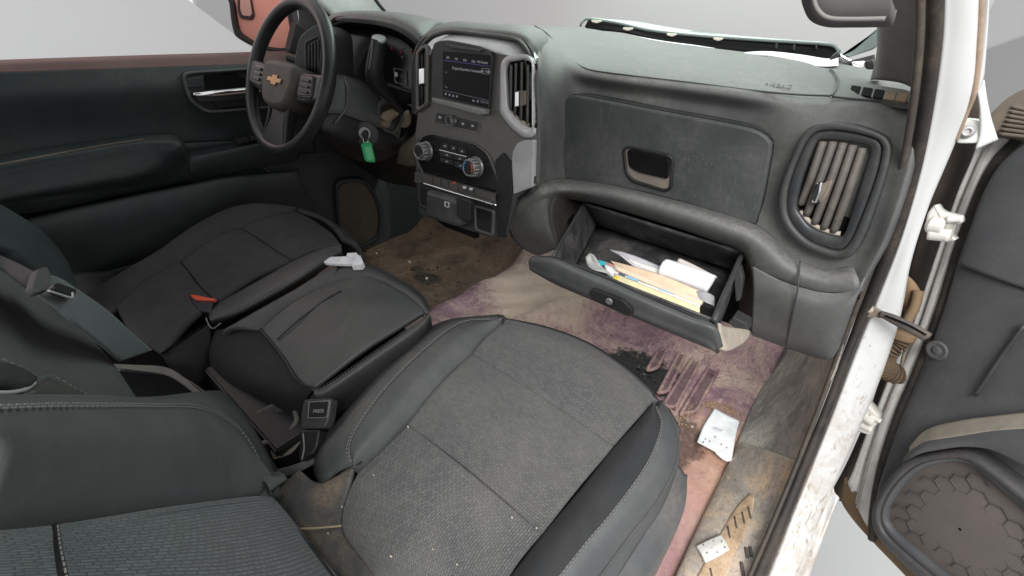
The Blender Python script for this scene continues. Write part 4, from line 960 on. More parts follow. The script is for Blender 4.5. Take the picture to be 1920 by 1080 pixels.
# ================================================================== steering wheel and column
WC = np.array([-.52, .59, .765]); TL = math.radians(25); WR = .183
WX = np.array([1.0, 0, 0]); WU = np.array([0, math.sin(TL), math.cos(TL)]); WN = np.cross(WX, WU)   # WN points back at the driver
if WN[1] > 0: WN = -WN
wheel = thing('steering_wheel', 'black three spoke steering wheel with gold bow tie emblem on hub', 'steering wheel', WC - WN * .05)
RIM = plastic('wheel_rim_urethane', (.022, .023, .024), .36, .16, (.10, .09, .08), 10, .25, 380)
HUB = plastic('airbag_hub_cover', (.078, .069, .061), .62, .25, (.19, .16, .13), 8, .12, 600)
SPOKE = plastic('wheel_spoke', (.030, .030, .031), .45, .25, (.12, .1, .09), 10, .08, 600)
def wp(a, b, c=0.0): return WC + WX * a + WU * b + WN * c
tube('rim', [wp(WR * math.cos(q), WR * math.sin(q)) for q in np.linspace(0, 2 * math.pi, 48, endpoint=False)], .0165, RIM, wheel, 120, 16, True, ax=WN, ry=.95)
WP = Plane(WC + WN * .015, WN)
hubp = [(-.072, .028), (-.045, .034), (.045, .034), (.078, .028), (.084, -.02), (.060, -.072), (.020, -.084), (-.020, -.084), (-.058, -.072), (-.080, -.02)]
slab('hub_cover', rounded([wp(a, b, .0) for a, b in hubp], .016), HUB, wheel, .030, .05, .014, WN, smooth=True)
for s in (-1, 1):
    sp_ = slab('spoke', rounded([wp(s * .070, .020, -.01), wp(s * .120, .022, -.01), wp(s * .180, .026, -.008), wp(s * .178, -.036, -.008), wp(s * .115, -.050, -.01), wp(s * .072, -.052, -.01)], .010), SPOKE, wheel, .022, .014, .008, WN, smooth=True)
    slab('switch_pad', rounded([wp(s * .088, .012, .014), wp(s * .146, .014, .013), wp(s * .150, -.030, .013), wp(s * .092, -.036, .014)], .007), plastic('switch_pad_brown', (.045, .034, .031), .35, .25, (.14, .11, .09), 12, .05, 500) if 'switch_pad_brown' not in bpy.data.materials else bpy.data.materials['switch_pad_brown'], sp_, .004, .004, .002, WN)
    ring('switch_ring', rounded([wp(s * .085, .016, .012), wp(s * .150, .018, .011), wp(s * .155, -.035, .011), wp(s * .089, -.040, .012)], .008), rounded([wp(s * .089, .011, .012), wp(s * .146, .013, .011), wp(s * .150, -.029, .011), wp(s * .093, -.035, .012)], .006), BLACK, sp_, .005, .003, WN, 40, .002)
    for b in (.003, -.010, -.023):
        slab('switch_key', rounded([wp(s * .100, b + .004, .019), wp(s * .138, b + .003, .018), wp(s * .138, b - .004, .018), wp(s * .100, b - .004, .019)], .002), SPOKE, sp_, .003, .001, .001, WN)
low = slab('lower_spoke', rounded([wp(-.050, -.065, -.012), wp(.050, -.065, -.012), wp(.034, -.10, -.010), wp(.062, -.175, -.006), wp(-.062, -.175, -.006), wp(-.034, -.10, -.010)], .02), SPOKE, wheel, .018, .012, .007, WN, smooth=True)
for s in (-1, 1): tube('spoke_trim', [wp(s * .050, -.045, .008), wp(s * .046, -.10, .006), wp(s * .058, -.165, .004)], .005, SPOKE, wheel, 16, 8)
em = [(-.031, .0052), (-.0125, .0052), (-.0100, .0115), (.0150, .0115), (.0135, .0052), (.036, .0052), (.031, -.0052), (.0125, -.0052), (.0100, -.0115), (-.0150, -.0115), (-.0135, -.0052), (-.036, -.0052)]
e_ = slab('bow_tie_emblem', [wp(a * 1.0, b * 1.0 - .016, .030) for a, b in em], GOLD, wheel, .003, .002, .001, WN)
slab('emblem_rim', [wp(a * 1.10, b * 1.18 - .016, .0295) for a, b in em], BLACK, wheel, .0022, .002, .0005, WN)
# column
colm = thing('steering_column', 'grey steering column shroud with gear lever boot and ignition lock', 'steering column', (-.45, .80, .55))
s_top = tr(XA, "600,135,-.52 640,138,-.50 690,158,-.48 720,186,-.47 748,200,-.46")
s_ed = tr(XA, "608,150,-.42 646,146,-.40 690,166,-.385 722,192,-.38 754,210,-.375")
s_lo = tr(XA, "612,196,-.38 648,196,-.365 690,210,-.355 724,226,-.35 752,240,-.35")
s_bt = tr(XA, "612,214,-.38 640,214,-.365 690,232,-.355 724,246,-.355 748,262,-.355")
SHR = plastic('column_shroud_grey', (.082, .088, .086), .5, .25, (.2, .18, .15), 8, .1, 600)
loft('upper_shroud', [s_top, s_ed, s_lo, s_bt], SHR, colm, 30, 24, thick=.006)
s_b0 = tr(XA, "600,216,-.385 640,215,-.366 690,233,-.356 724,247,-.356 750,262,-.356 775,235,-.38")
s_b1 = tr(XA, "598,246,-.385 640,262,-.37 690,276,-.36 724,282,-.36 752,274,-.365 775,256,-.40")
s_b2 = tr(XA, "606,262,-.44 640,290,-.44 680,304,-.44 720,302,-.44 750,284,-.44 770,268,-.46")
loft('lower_shroud', [s_b0, s_b1, s_b2], BLACK, colm, 30, 20, thick=.006)
tube('shroud_seam', tr(XA, "646,146,-.396 652,165,-.368 650,200,-.36 640,216,-.36 628,232,-.36"), .003, plastic('seam_grey', (.12, .115, .105), .6, .3), colm, 24, 6)
loft('wheel_collar', [tr(XA, "580,150,-.46 588,190,-.46 596,235,-.46"), tr(XA, "625,150,-.40 632,190,-.39 628,232,-.40")], DASH_DARK, colm, 14, 8)
# gear lever with boot
BX = Plane((-.352, .78, .67), (1, -.25, .05))
ring('boot_frame', rounded(tr(BX, "706,190 726,185 750,205 758,222 740,252 718,248 706,228"), .012), rounded(tr(BX, "712,198 726,193 744,208 750,222 736,246 722,242 713,226"), .010), SHR, colm, .010, .01, N=60, bevel=.003)
BEIGE = plastic('dusty_boot_beige', (.30, .245, .17), .8, .4, (.22, .17, .12), 18, .2, 300)
slab('boot_recess', rounded(tr(BX, "711,196,.001 727,191 746,207 752,222 738,248 720,244 712,226"), .010), plastic('recess_brown', (.045, .035, .026), .8, .3), colm, .001, .01, 0)
tube('lever_boot', tr(XA, "722,236,-.35 724,222,-.345 734,214,-.335 748,210,-.325"), [.012, .016, .013, .007], BEIGE, colm, 24, 12)
loft('boot_apron', [tr(XA, "750,216,-.35 764,206,-.36 772,216,-.37"), tr(XA, "748,238,-.35 762,240,-.36 770,232,-.37")], BEIGE, colm, 10, 8, puff=.006)
lev = tube('gear_lever', tr(XA, "752,214,-.325 744,200,-.322 730,182,-.32 714,163,-.318 704,148,-.316 702,130,-.312 706,104,-.306 710,84,-.302 711,74,-.300"), [.009, .0105, .0125, .015, .021, .0235, .0225, .021, .019], plastic('lever_black', (.020, .021, .022), .42, .15, (.1, .09, .08), 10, .1, 600), colm, 70, 16, ax=(0, 1, 0), ry=.8)
tube('lever_seam', tr(XA, "699,76,-.296 696,104,-.298 692,130,-.302"), .002, plastic('lever_edge', (.16, .15, .14), .5, .1), lev, 16, 6)
tp = XA.at(711, 74, -.300); tdir = unit(XA.at(711, 68, -.298) - XA.at(710, 84, -.302))
cyl('lever_cap', tp, unit(tdir + np.array([.2, -.25, .3])), [(.0165, -.002), (.017, .003), (.0155, .005), (.0125, .0052), (.012, .0042)], plastic('cap_silver', (.60, .64, .64), .35, .1), lev, 24)
# stalk on the far side
tube('turn_stalk', tr(XA, "600,128,-.56 572,118,-.60 552,112,-.63 540,108,-.65"), [.006, .008, .009, .010], DASH_DARK, colm, 30, 12)
# ignition lock
IP = Plane(XA.at(686, 250, -.352), (.75, -.65, .1))
cyl('ignition_surround', IP.at(687, 252, 0), IP.n, [(.032, -.01), (.032, .004), (.028, .007), (.018, .007)], plastic('ignition_grey', (.05, .052, .054), .5, .2), colm, 32)
lock = cyl('ignition_lock', IP.at(684, 250, .006), IP.n, [(.0155, 0), (.0155, .004), (.0135, .006), (.0115, .006), (.011, .003)], SILVER, colm, 32)
key = thing('ignition_key', 'key in the ignition with a bright green plastic tag hanging', 'key', IP.at(690, 275, .012))
slab('key_bow', rounded(tr(IP, "678,248,.010 686,242 691,246 690,262 683,262"), .003), BLACK, key, .010, .002, .002)
slab('key_blade', tr(IP, "676,251,.012 683,245 685,248 678,254"), CHROME, key, .006, .002, .001)
tube('key_ring', tr(IP, "684,258,.016 690,262,.018 689,268,.02 683,267,.018 681,262,.017"), .0009, CHROME, key, 30, 6, True)
slab('green_tag', rounded(tr(IP, "677,272,.014 681,266 690,264 697,269 704,301 702,304 688,303 684,299"), .003), GREENTAG, key, .004, .001, .0012)
slab('tag_window', tr(IP, "683,276,.0185 695,274 700,299 689,300"), TAGPAPER, key, .0008, .0005, .0003)

# ================================================================== driver door
dd = thing('driver_door', 'dark driver door trim with chrome handle, armrest and map pocket', 'door', (-.88, .3, .05))
def dt(s): return tr(XA, s)
e0 = dt("-160,118,-.93 0,112,-.92 240,104,-.92 480,97,-.92 620,92,-.92")
e1 = dt("-160,126,-.90 0,120,-.89 240,112,-.89 480,104,-.89 620,100,-.89")
e2 = dt("-160,142,-.865 0,136,-.865 240,128,-.865 480,120,-.865 620,116,-.865")
e3 = dt("-160,186,-.855 0,180,-.85 240,170,-.85 480,160,-.85 620,156,-.85")
e4 = dt("-160,268,-.87 0,256,-.87 240,232,-.87 480,225,-.87 620,220,-.87")
e5 = dt("-160,330,-.87 0,310,-.87 240,275,-.87 480,262,-.87 620,256,-.87")
loft('upper_trim', [e0, e1, e2], DDOOR_TOP_LIT, dd, 30, 16, thick=.01)
loft('door_panel', [e2, e3, e4, e5], DDOOR, dd, 40, 30, thick=.01)
e6 = dt("-160,470,-.87 70,408,-.87 240,366,-.87 480,330,-.87 640,310,-.87")
loft('pocket_back', [e5, e6], DDOOR, dd, 20, 8, thick=.01)
# armrest
a0 = dt("-160,350,-.87 0,292,-.86 150,268,-.86 270,252,-.86 318,250,-.86 338,262,-.86")
a1 = dt("-160,360,-.80 0,304,-.79 150,279,-.79 270,261,-.79 325,257,-.79 345,268,-.80")
a2 = dt("-160,372,-.775 0,318,-.768 150,292,-.768 270,270,-.768 330,266,-.75 349,278,-.77")
a3 = dt("-160,400,-.768 0,342,-.762 150,312,-.762 270,292,-.762 335,284,-.74 353,292,-.765")
a4 = dt("-160,440,-.775 0,378,-.75 150,350,-.75 270,328,-.75 345,316,-.775 360,322,-.78")
a5 = dt("-160,452,-.79 0,392,-.79 150,366,-.79 270,346,-.79 350,334,-.79 368,338,-.80")
loft('armrest', [a0, a1, a2, a3, a4, a5], plastic('armrest_charcoal', (.020, .026, .028), .5, .25, (.14, .13, .1), 7, .1, 600), dd, 50, 34, thick=.008)
tube('armrest_dust_line', dt("-40,316,-.752 0,309,-.752 100,290,-.752 200,272,-.752 268,262,-.752"), .003, plastic('arm_dust', (.09, .078, .06), .9, .5), dd, 30, 6)
# front tray with window switches
b0 = dt("350,292,-.80 400,283,-.80 440,275,-.80 500,262,-.80 560,250,-.80"); b1 = dt("352,300,-.775 400,290,-.775 440,282,-.775 500,270,-.775 560,258,-.775")
b2 = dt("356,322,-.775 400,314,-.775 440,306,-.775 500,296,-.775 560,286,-.775"); b3 = dt("362,336,-.79 400,330,-.79 440,324,-.79 500,312,-.79 560,300,-.79")
loft('front_tray', [dt("346,284,-.85 400,274,-.85 440,266,-.85 500,252,-.85 560,240,-.85"), b0, b1, b2, b3], DDOOR, dd, 30, 24, thick=.006)
for (x, y) in ((448, 262), (460, 259), (474, 256), (486, 254)):
    slab('window_switch', rounded(dt(f"{x-6},{y+1},-.795 {x+5},{y-2} {x+6},{y+6} {x-5},{y+9}"), .004), BLACK, dd, .008, .02, .002)
# map pocket
m0 = dt("-160,470,-.81 70,406,-.80 240,368,-.80 360,344,-.80 430,330,-.80 560,318,-.80"); m1 = dt("-160,480,-.785 70,414,-.775 240,375,-.775 362,351,-.775 430,337,-.775 560,325,-.775")
m2 = dt("-160,520,-.78 70,450,-.77 240,415,-.77 370,385,-.77 440,360,-.775 570,350,-.785"); m3 = dt("-160,590,-.80 120,505,-.80 260,470,-.80 380,425,-.80 460,385,-.81 590,380,-.82")
m4 = dt("-160,620,-.83 120,530,-.83 260,492,-.83 390,450,-.83 470,410,-.83 600,402,-.84")
loft('map_pocket', [m0, m1, m2, m3, m4], plastic('pocket_charcoal', (.050, .058, .060), .55, .22, (.14, .13, .11), 6, .2, 500), dd, 50, 30, thick=.01)
loft('door_skirt', [m4, dt("-160,720,-.87 120,640,-.87 260,600,-.87 390,540,-.87 470,480,-.87 600,470,-.87")], DDOOR, dd, 20, 6, thick=.01)
loft('pocket_opening', [dt("0,400,-.83 70,398,-.83 240,362,-.83 360,338,-.83"), dt("0,418,-.805 70,406,-.805 240,369,-.805 360,345,-.805")], VOID, dd, 14, 4, thick=.003)
# handle recess
HPn = Plane((-.852, .5, .7), (1, 0, .04))
hr_o = rounded(tr(HPn, "338,138 352,134 470,126 560,120 560,198 400,212 382,212 352,190 344,165"), .02)
hr_i = rounded(tr(HPn, "344,142 356,138 470,131 552,126 552,194 402,206 386,206 358,186 350,164"), .018)
rec = slab('handle_recess', hr_o, BLACK, dd, .002, .01, 0)
ring('recess_frame', hr_o, hr_i, plastic('recess_frame_grey', (.062, .072, .07), .42, .2), rec, .012, .008, N=80, bevel=.004)
slab('recess_upper_panel', rounded(tr(HPn, "346,146,.003 380,141 382,162 348,166"), .006), DDOOR, rec, .006, .002, .003)
slab('recess_dark', rounded(tr(HPn, "382,141,.003 440,136 462,150 462,162 384,168"), .006), VOID, rec, .001, .002, 0)
tube('door_handle', tr(HPn, "362,177,.020 372,178,.026 400,176,.028 440,172,.028 480,168,.026 520,165,.02"), [.006, .0095, .0095, .0095, .0095, .008], CHROME, rec, 40, 14, ax=(0, 0, 1), ry=.8)
slab('handle_back', rounded(tr(HPn, "358,174,.004 470,166 470,186 372,192"), .008), DASH_DARK, rec, .010, .002, .004)
slab('lock_plate', rounded(tr(HPn, "398,190,.004 470,184 470,196 408,203"), .006), BLACK, rec, .006, .002, .002)
# door speaker low at the front
SPp = Plane((-.815, .85, .25), (1, -.35, .05))
so = crom(tr(SPp, "628,350 640,338 670,334 690,342 708,372 716,400 714,435 704,452 660,470 642,466 636,440 630,400"), 70, True)
si = crom(tr(SPp, "634,354 644,344 668,340 686,348 702,375 709,402 708,430 698,446 660,463 648,459 641,438 635,400"), 70, True)
spk = slab('speaker_grille', si, SPK_D, dd, .004, .02, .002); ring('speaker_rim', so, si, DDOOR, dd, .012, .02, N=70, bevel=.004)
loft('lower_front_trim', [dt("470,300,-.84 560,290,-.85 640,285,-.86 760,280,-.87"), dt("540,345,-.83 600,340,-.835 660,330,-.85 770,330,-.87"), dt("590,400,-.83 630,400,-.835 700,400,-.85 760,400,-.87"), dt("600,480,-.83 640,482,-.835 700,470,-.85 760,460,-.87")], plastic('lower_trim_dark', (.036, .040, .042), .55, .3, (.12, .11, .1), 7, .15, 500), dd, 24, 24, thick=.01)
# side mirror
mir = Plane(XA.at(495, 45, -1.02), (.72, -.66, .05))
mo = crom(tr(mir, "436,-20 434,10 440,55 450,72 490,92 525,98 552,94 557,80 548,20 545,-20"), 60, True)
mi = crom(tr(mir, "446,-14 444,12 450,50 458,64 492,84 525,90 545,87 549,76 540,20 537,-14"), 60, True)
mh = ring('side_mirror', mo, mi, plastic('mirror_housing', (.020, .011, .011), .5, .15, (.09, .06, .05), 9, .08, 600), dd, .02, .06, N=70, bevel=.006)
def mirror_glass():
    m, nt, b = base_mat('red_reflection_mirror_glass')  # the reddish reflection is painted in as the glass colour
    oc = N(nt, 'ShaderNodeTexCoord').outputs['Object']
    nt.links.new(ramp(nt, noise(nt, oc, 6, 4), [(.3, (.62, .24, .18)), (.7, (.72, .30, .235))]), b.inputs['Base Color'])
    b.inputs['Roughness'].default_value = .3; b.inputs['Metallic'].default_value = .25
    return m
slab('mirror_glass', mi, mirror_glass(), mh, .006, .02, .001)
slab('mirror_spotter_frame', rounded(tr(mir, "446,-16,.007 470,-16 478,30 472,38 452,35 447,20"), .006), plastic('spotter_frame', (.035, .02, .019), .4, .1), mh, .008, .002, .002)
slab('mirror_spotter_glass', rounded(tr(mir, "450,-14,.015 467,-14 473,26 469,31 455,29 451,18"), .005), flat('spotter_pink', (.5, .26, .22), .3, .2), mh, .002, .001, .001)
slab('mirror_sail', rounded(tr(XA, "552,40,-.90 580,60 590,96 545,100 540,90"), .008), BLACK, dd, .01, .02, .003)
# quarter trim between mirror and dash
loft('window_corner_trim', [dt("548,-20,-.92 560,30,-.92 556,98,-.92"), dt("580,-20,-.88 596,40,-.88 606,100,-.88")], BLACK, dd, 14, 8)

# ================================================================== sun visor
vis = thing('sun_visor', 'grey brown sun visor hanging at the top right windscreen corner', 'sun visor', YA.at(1580, 40, .62))
vb_ = tr(YA, "1497,-60,.62 1500,-25,.62 1506,8,.62 1520,34,.62 1550,46,.62 1600,47,.62 1652,46,.62 1674,44,.62"); vt_ = tr(YA, "1499,-62,.62 1524,-62,.62 1549,-62,.62 1574,-62,.62 1599,-62,.62 1624,-62,.62 1649,-62,.62 1674,-62,.62")
loft('visor_board', [vb_ + np.array([0, .02, 0]), vb_ + np.array([0, .002, -.002]), vb_ * .85 + vt_ * .15 + np.array([0, -.010, 0]), (vb_ + vt_) / 2 + np.array([0, -.012, 0]), vt_], plastic('visor_cloth', (.085, .080, .077), .85, .08, (.2, .18, .16), 6, .2, 600), vis, 50, 24, thick=.012)
tube('visor_piping', tr(YA, "1522,-40,.602 1526,0,.602 1536,22,.602 1556,34,.602 1600,36,.602 1660,35,.602"), .0022, plastic('visor_edge', (.2, .19, .18), .7, .1), vis, 40, 6)

# ================================================================== seats
def seat_patch(name, P, left, right, mat, parent, puff=.008, nu=40, nv=30, thick=.01, pw=5):
    return loft(name, [tr(P, left), tr(P, right)], mat, parent, nu, nv, puff, pw, thick)
# ---- passenger seat
CP = Plane((.4, .30, .370), (0, -.20, 1)); CNn = CP.n
ps = thing('passenger_seat', 'grey woven cloth passenger seat nearest the camera with dusty cushion', 'seat', (.42, .2, .05))
# cushion inserts
c = "886,664 952,703 1020,746 1085,790 1150,835"
fr = [tr(CP, "886,664 912,638 945,605"), tr(CP, "1020,746 1060,700 1096,652,-.004"), tr(CP, "1150,835 1190,792 1224,752")]
iF0 = tr(CP, c)
iF1 = tr(CP, "914,634 985,668 1058,708 1125,748 1187,793")
iF2 = tr(CP, "942,606,-.002 1015,628,-.004 1090,660,-.006 1160,704,-.004 1221,755,-.002")
iF3 = tr(CP, "950,599,-.02 1030,618,-.024 1105,648,-.028 1175,696,-.024 1228,748,-.02")
loft('cushion_front_panel', [iF0 - CNn * .006, iF0 + CNn * .002 + (iF1 - iF0) * .08, iF1 + CNn * .004, iF2, iF3], WEAVE, ps, 50, 40)
def insert(name, near, far, puff):
    a, b = tr(CP, near), tr(CP, far)
    m = min(len(a), len(b))
    return loft(name, [a - CNn * .007, a + (b - a) * .05 + CNn * .001, a + (b - a) * .5 + CNn * puff, a + (b - a) * .95 + CNn * .001, b - CNn * .007], WEAVE, ps, 50, 40)
insert('cushion_middle_panel', "764,796 828,846 892,898 955,950 1015,1000", c, .009)
insert('cushion_rear_panel', "720,1120 745,1160 800,1190 850,1200 900,1180", "764,796 828,846 892,898 955,950 1015,1000", .010) if False else None
rp_l = tr(CP, "764,796 715,845 686,872 670,888 654,920 643,955 641,985 650,1010 680,1050 740,1130")
rp_r = tr(CP, "1015,1000 985,1035 965,1062 950,1085 935,1105 925,1120 915,1135 905,1150 890,1170 860,1210")
loft('cushion_rear_panel', [rp_l - CNn * .006, rp_l + (rp_r - rp_l) * .05 + CNn * .001, (rp_l + rp_r) / 2 + CNn * .010, rp_l + (rp_r - rp_l) * .95 + CNn * .001, rp_r - CNn * .006], WEAVE, ps, 60, 40)
# left bolster
lb_in = tr(CP, "670,888 690,870 764,796 825,730 886,664 915,633 944,604")
lb_st = tr(CP, "664,872,.012 655,845,.022 668,806,.026 724,728,.028 800,652,.026 868,605,.012 940,600,-.002")
lb_out = tr(CP, "600,905,-.005 596,850,.0 636,795,.006 705,715,.008 772,655,.004 838,607,-.008 935,592,-.02")
lb_dn = tr(CP, "588,890,-.05 588,845,-.06 632,788,-.07 700,708,-.08 766,650,-.09 830,602,-.10 934,589,-.10")
loft('bolster', [lb_in - CNn * .006, lb_in + (lb_st - lb_in) * .12 + CNn * .004, (lb_in + lb_st) / 2 + CNn * .010, lb_st], VINYL, ps, 50, 24)
loft('bolster_side', [lb_st, lb_st * .5 + lb_out * .5 + CNn * .006, lb_out, lb_dn], VINYL, ps, 50, 24)
stitch('seam_stitching', lb_st, THREAD, ps, .0010, 80, .002, CNn); stitch('seam_stitching', lb_st * .93 + lb_out * .07, THREAD, ps, .0010, 80, .003, CNn)
# rear left corner with soil
rc0 = tr(CP, "664,872,.008 654,915,-.002 642,955,-.004 640,985,-.004 650,1012,-.004 690,1062,-.004 745,1135,-.004")
rc1 = tr(CP, "600,905,-.004 575,925,-.006 560,955,-.008 565,985,-.008 585,1015,-.008 625,1075,-.008 680,1150,-.008")
rc2 = tr(CP, "560,880,-.012 525,915,-.015 510,950,-.018 520,990,-.02 545,1030,-.02 590,1090,-.02 640,1160,-.02")
loft('rear_corner', [rc0, rc1, rc2], VINYL_DIRTY, ps, 40, 24)
tube('corner_seam', tr(CP, "560,992,-.003 600,990 640,986"), .0015, plastic('sandy_seam', (.35, .29, .2), .9, .4), ps, 14, 6)
# right bolster
rb_in = tr(CP, "1222,756 1190,792 1150,835 1085,915 1015,1000 950,1085 905,1150")
rb_st = tr(CP, "1229,766,.004 1238,800,.016 1212,868,.020 1150,955,.022 1095,1020,.022 1040,1090,.022 990,1160,.022")
rb_o1 = tr(CP, "1238,757,-.012 1256,790,.0 1246,862,.010 1190,950,.012 1130,1022,.012 1078,1090,.012 1030,1160,.012")
rb_o2 = tr(CP, "1240,752,-.03 1266,800,-.02 1271,856,-.018 1240,930,-.02 1180,1008,-.022 1120,1090,-.022 1075,1160,-.022")
rb_o3 = tr(CP, "1238,752,-.06 1266,806,-.06 1272,868,-.06 1245,946,-.06 1196,1020,-.06 1148,1100,-.06 1105,1170,-.06")
loft('bolster', [rb_in - CNn * .006, rb_in + (rb_st - rb_in) * .12 + CNn * .003, (rb_in + rb_st) / 2 + CNn * .008, rb_st], plastic('bolster_black_cloth', (.030, .031, .033), .8, .15, (.15, .14, .13), 8, .3, 650, spec=.2), ps, 50, 24)
loft('bolster_side', [rb_st, rb_o1, rb_o2, rb_o3], plastic('bolster_vinyl', (.075, .078, .081), .45, .18, (.22, .19, .16), 7, .22, 420), ps, 50, 30)
stitch('seam_stitching', rb_st + (rb_o1 - rb_st) * .06, THREAD, ps, .0010, 90, .003, CNn); stitch('seam_stitching', rb_st + (rb_o1 - rb_st) * .2, THREAD, ps, .0010, 90, .003, CNn)
tube('bolster_welt', rb_o2 + CNn * .002, .0022, VINYL, ps, 60, 6)
# plastic side shield
sh0 = tr(CP, "1268,866,-.06 1256,920,-.062 1210,1000,-.065 1165,1070,-.065 1120,1140,-.065")
sh1 = tr(CP, "1284,888,-.085 1276,950,-.085 1232,1030,-.085 1195,1090,-.085 1150,1160,-.085")
sh2 = tr(CP, "1286,900,-.12 1280,965,-.12 1240,1050,-.12 1200,1110,-.12 1160,1180,-.12")
sh3 = sh2 + np.array([0, 0, -.14])
loft('side_shield', [sh0, sh1, sh2, sh3], plastic('shield_grey', (.085, .088, .092), .45, .3, (.34, .28, .21), 9, .1, 600), ps, 30, 24)
# hidden front and base
fr_top = np.vstack([lb_dn[::-1][:1], iF3, rb_o3[:2]])
loft('cushion_front_skirt', [fr_top, fr_top + np.array([0, -.03, -.10]), fr_top + np.array([0, -.06, -.2])], VINYL, ps, 30, 10)
box('seat_base', (.40, .28, .14), (.42, .42, .24), BLACK, ps)
# backrest, leaning back, beside the camera
BP = Plane((.40, .075, .36), (0, 1, .42)); BN = BP.n
bi_top = tr(BP, "-60,1004 0,997 100,987 200,972 300,956 400,942 480,932 508,932,.004")
bi_bot = tr(BP, "-60,1200 0,1200 120,1200 240,1200 360,1200 480,1200 600,1180 690,1150,-.01")
bi_mid = tr(BP, "-60,1100,.010 0,1100,.012 110,1095,.012 220,1090,.012 330,1085,.012 440,1080,.012 540,1062,.008 600,1040,-.01")
loft('backrest_insert', [bi_top - BN * .006, bi_top + (bi_mid - bi_top) * .08 + BN * .002, bi_mid, bi_bot], WEAVE2, ps, 60, 40)
tube('backrest_seam', tr(BP, "103,988,.002 108,1030,.0085 118,1080,.0125 128,1130,.012"), .0022, BLACK, ps, 20, 6)
stitch('backrest_stitching', tr(BP, "105,988,.004 110,1030,.010 120,1080,.0145 130,1130,.014"), THREAD, ps, .001, 40, .001, BN)
bb_st = tr(BP, "-60,770,.05 0,766,.05 90,762,.05 180,761,.05 280,761,.048 375,766,.044 440,800,.036 480,858,.022 504,928,.006")
bb_in = tr(BP, "-60,1004,-.004 0,997,-.004 100,987,-.004 200,972,-.004 300,956,-.004 380,945,-.004 430,938,-.004 470,934,-.004 506,932,-.002")
loft('backrest_bolster', [bb_in, bb_in + (bb_st - bb_in) * .15 + BN * .008, bb_in + (bb_st - bb_in) * .55 + BN * .016, bb_st], SEAT_GREEN, ps, 60, 30)
bb_o = tr(BP, "-60,756,.03 0,752,.03 90,750,.03 180,750,.03 280,752,.03 388,742,.03 452,766,.02 500,846,.008 528,932,-.006")
bb_o2 = tr(BP, "-60,752,.0 0,748,.0 90,746,.0 180,746,.0 280,748,.0 398,734,.0 424,736,.0 505,846,-.012 530,934,-.02")
loft('backrest_side', [bb_st, bb_o, bb_o2, bb_o2 - BN * .06], SEAT_GREEN, ps, 60, 20)
stitch('backrest_stitching', bb_st + (bb_o - bb_st) * .05, THREAD, ps, .0011, 90, .002, BN); stitch('backrest_stitching', bb_st + (bb_in - bb_st) * .03, THREAD, ps, .0011, 90, .003, BN)
loft('backrest_edge', [tr(BP, "508,930,.0 545,975,-.002 590,1030,-.004 640,1100,-.006 690,1170,-.008"), tr(BP, "514,926,-.03 552,972,-.03 598,1028,-.03 648,1098,-.03 698,1168,-.03")], SEAT_DARK, ps, 20, 6)

# ---- centre seat
MP = Plane((0, .35, .383), (0, -.15, 1)); MNn = MP.n
cs = thing('jump_seat', 'dark vinyl centre seat with creased storage lid between the front seats', 'seat', (-.03, .3, .08))
l_near = tr(MP, "488,618 512,646 532,672 550,702 568,722 586,728")
l_far = tr(MP, "612,536 640,528 690,520 740,540 776,564 797,586")
def lid_disp(G, u, v):
    x, y = G[..., 0], G[..., 1]
    return .0007 * np.sin(x * 150 + y * 60 + 5 * np.sin(y * 33 + x * 20)) * np.exp(-((y - .33) / .05) ** 2 - ((x + .02) / .06) ** 2) + .0009 * np.sin(x * 31 - y * 44)
l_mid = (l_near + l_far) / 2
LID = plastic('lid_vinyl', (.056, .060, .060), .46, .3, (.16, .15, .13), 6, .35, 260)
loft('storage_lid', [l_near - MNn * .006, l_near + (l_far - l_near) * .06 + MNn * .003, l_mid + MNn * .012, l_near + (l_far - l_near) * .94 + MNn * .006, l_far + MNn * .0], LID, cs, 60, 60, disp=lid_disp)
f_a = tr(MP, "612,536 640,528 690,520 740,540 776,564 797,586"); f_b = tr(MP, "628,506,-.004 664,494,-.006 702,504,-.008 752,530,-.008 788,556,-.008 806,584,-.008"); f_c = tr(MP, "632,500,-.05 668,490,-.06 706,500,-.06 756,526,-.06 792,552,-.06 808,580,-.06")
loft('lid_front_roll', [f_a, f_a * .5 + f_b * .5 + MNn * .006, f_b, f_c], LID, cs, 40, 16)
s_a = tr(MP, "586,728 612,720 700,660 780,604 800,588"); s_b = tr(MP, "590,740,.002 616,732,.002 708,670,.002 788,614,.0 807,592,-.006")
s_c = tr(MP, "596,765,-.03 640,742,-.04 716,694,-.05 790,640,-.05 810,606,-.05"); s_d = tr(MP, "600,800,-.10 648,770,-.12 720,716,-.12 792,660,-.12 812,620,-.12")
loft('lid_side', [s_a - MNn * .003, s_b, s_c, s_d], VINYL, cs, 40, 20)
stitch('lid_stitching', s_a * .5 + s_b * .5, THREAD, cs, .0009, 70, .003, MNn); stitch('lid_stitching', s_a * .8 + s_b * .2, THREAD, cs, .0009, 70, .003, MNn)
w_a = tr(MP, "488,618 530,588 580,555 612,536 628,524"); w_b = tr(MP, "404,618 460,588 540,545 600,508 634,496")
loft('lid_strip', [w_a - MNn * .005, w_a * .8 + w_b * .2 + MNn * .004, w_a * .3 + w_b * .7 + MNn * .006, w_b - MNn * .02], VINYL, cs, 40, 20)
r_a = tr(MP, "404,618,-.012 430,617 488,618 488,618"); 
n_a = tr(MP, "404,618,-.014 450,615,-.006 488,618,-.004 520,655,-.004 550,702,-.004 586,728,-.004"); n_b = tr(MP, "392,660,-.03 430,680,-.02 462,700,-.02 495,720,-.02 530,738,-.02 572,752,-.03"); n_c = tr(MP, "400,720,-.08 425,735,-.07 455,750,-.07 490,765,-.07 520,780,-.07 560,795,-.08")
loft('seat_rear_face', [n_a, n_b, n_c], SEAT_DARK, cs, 30, 20)
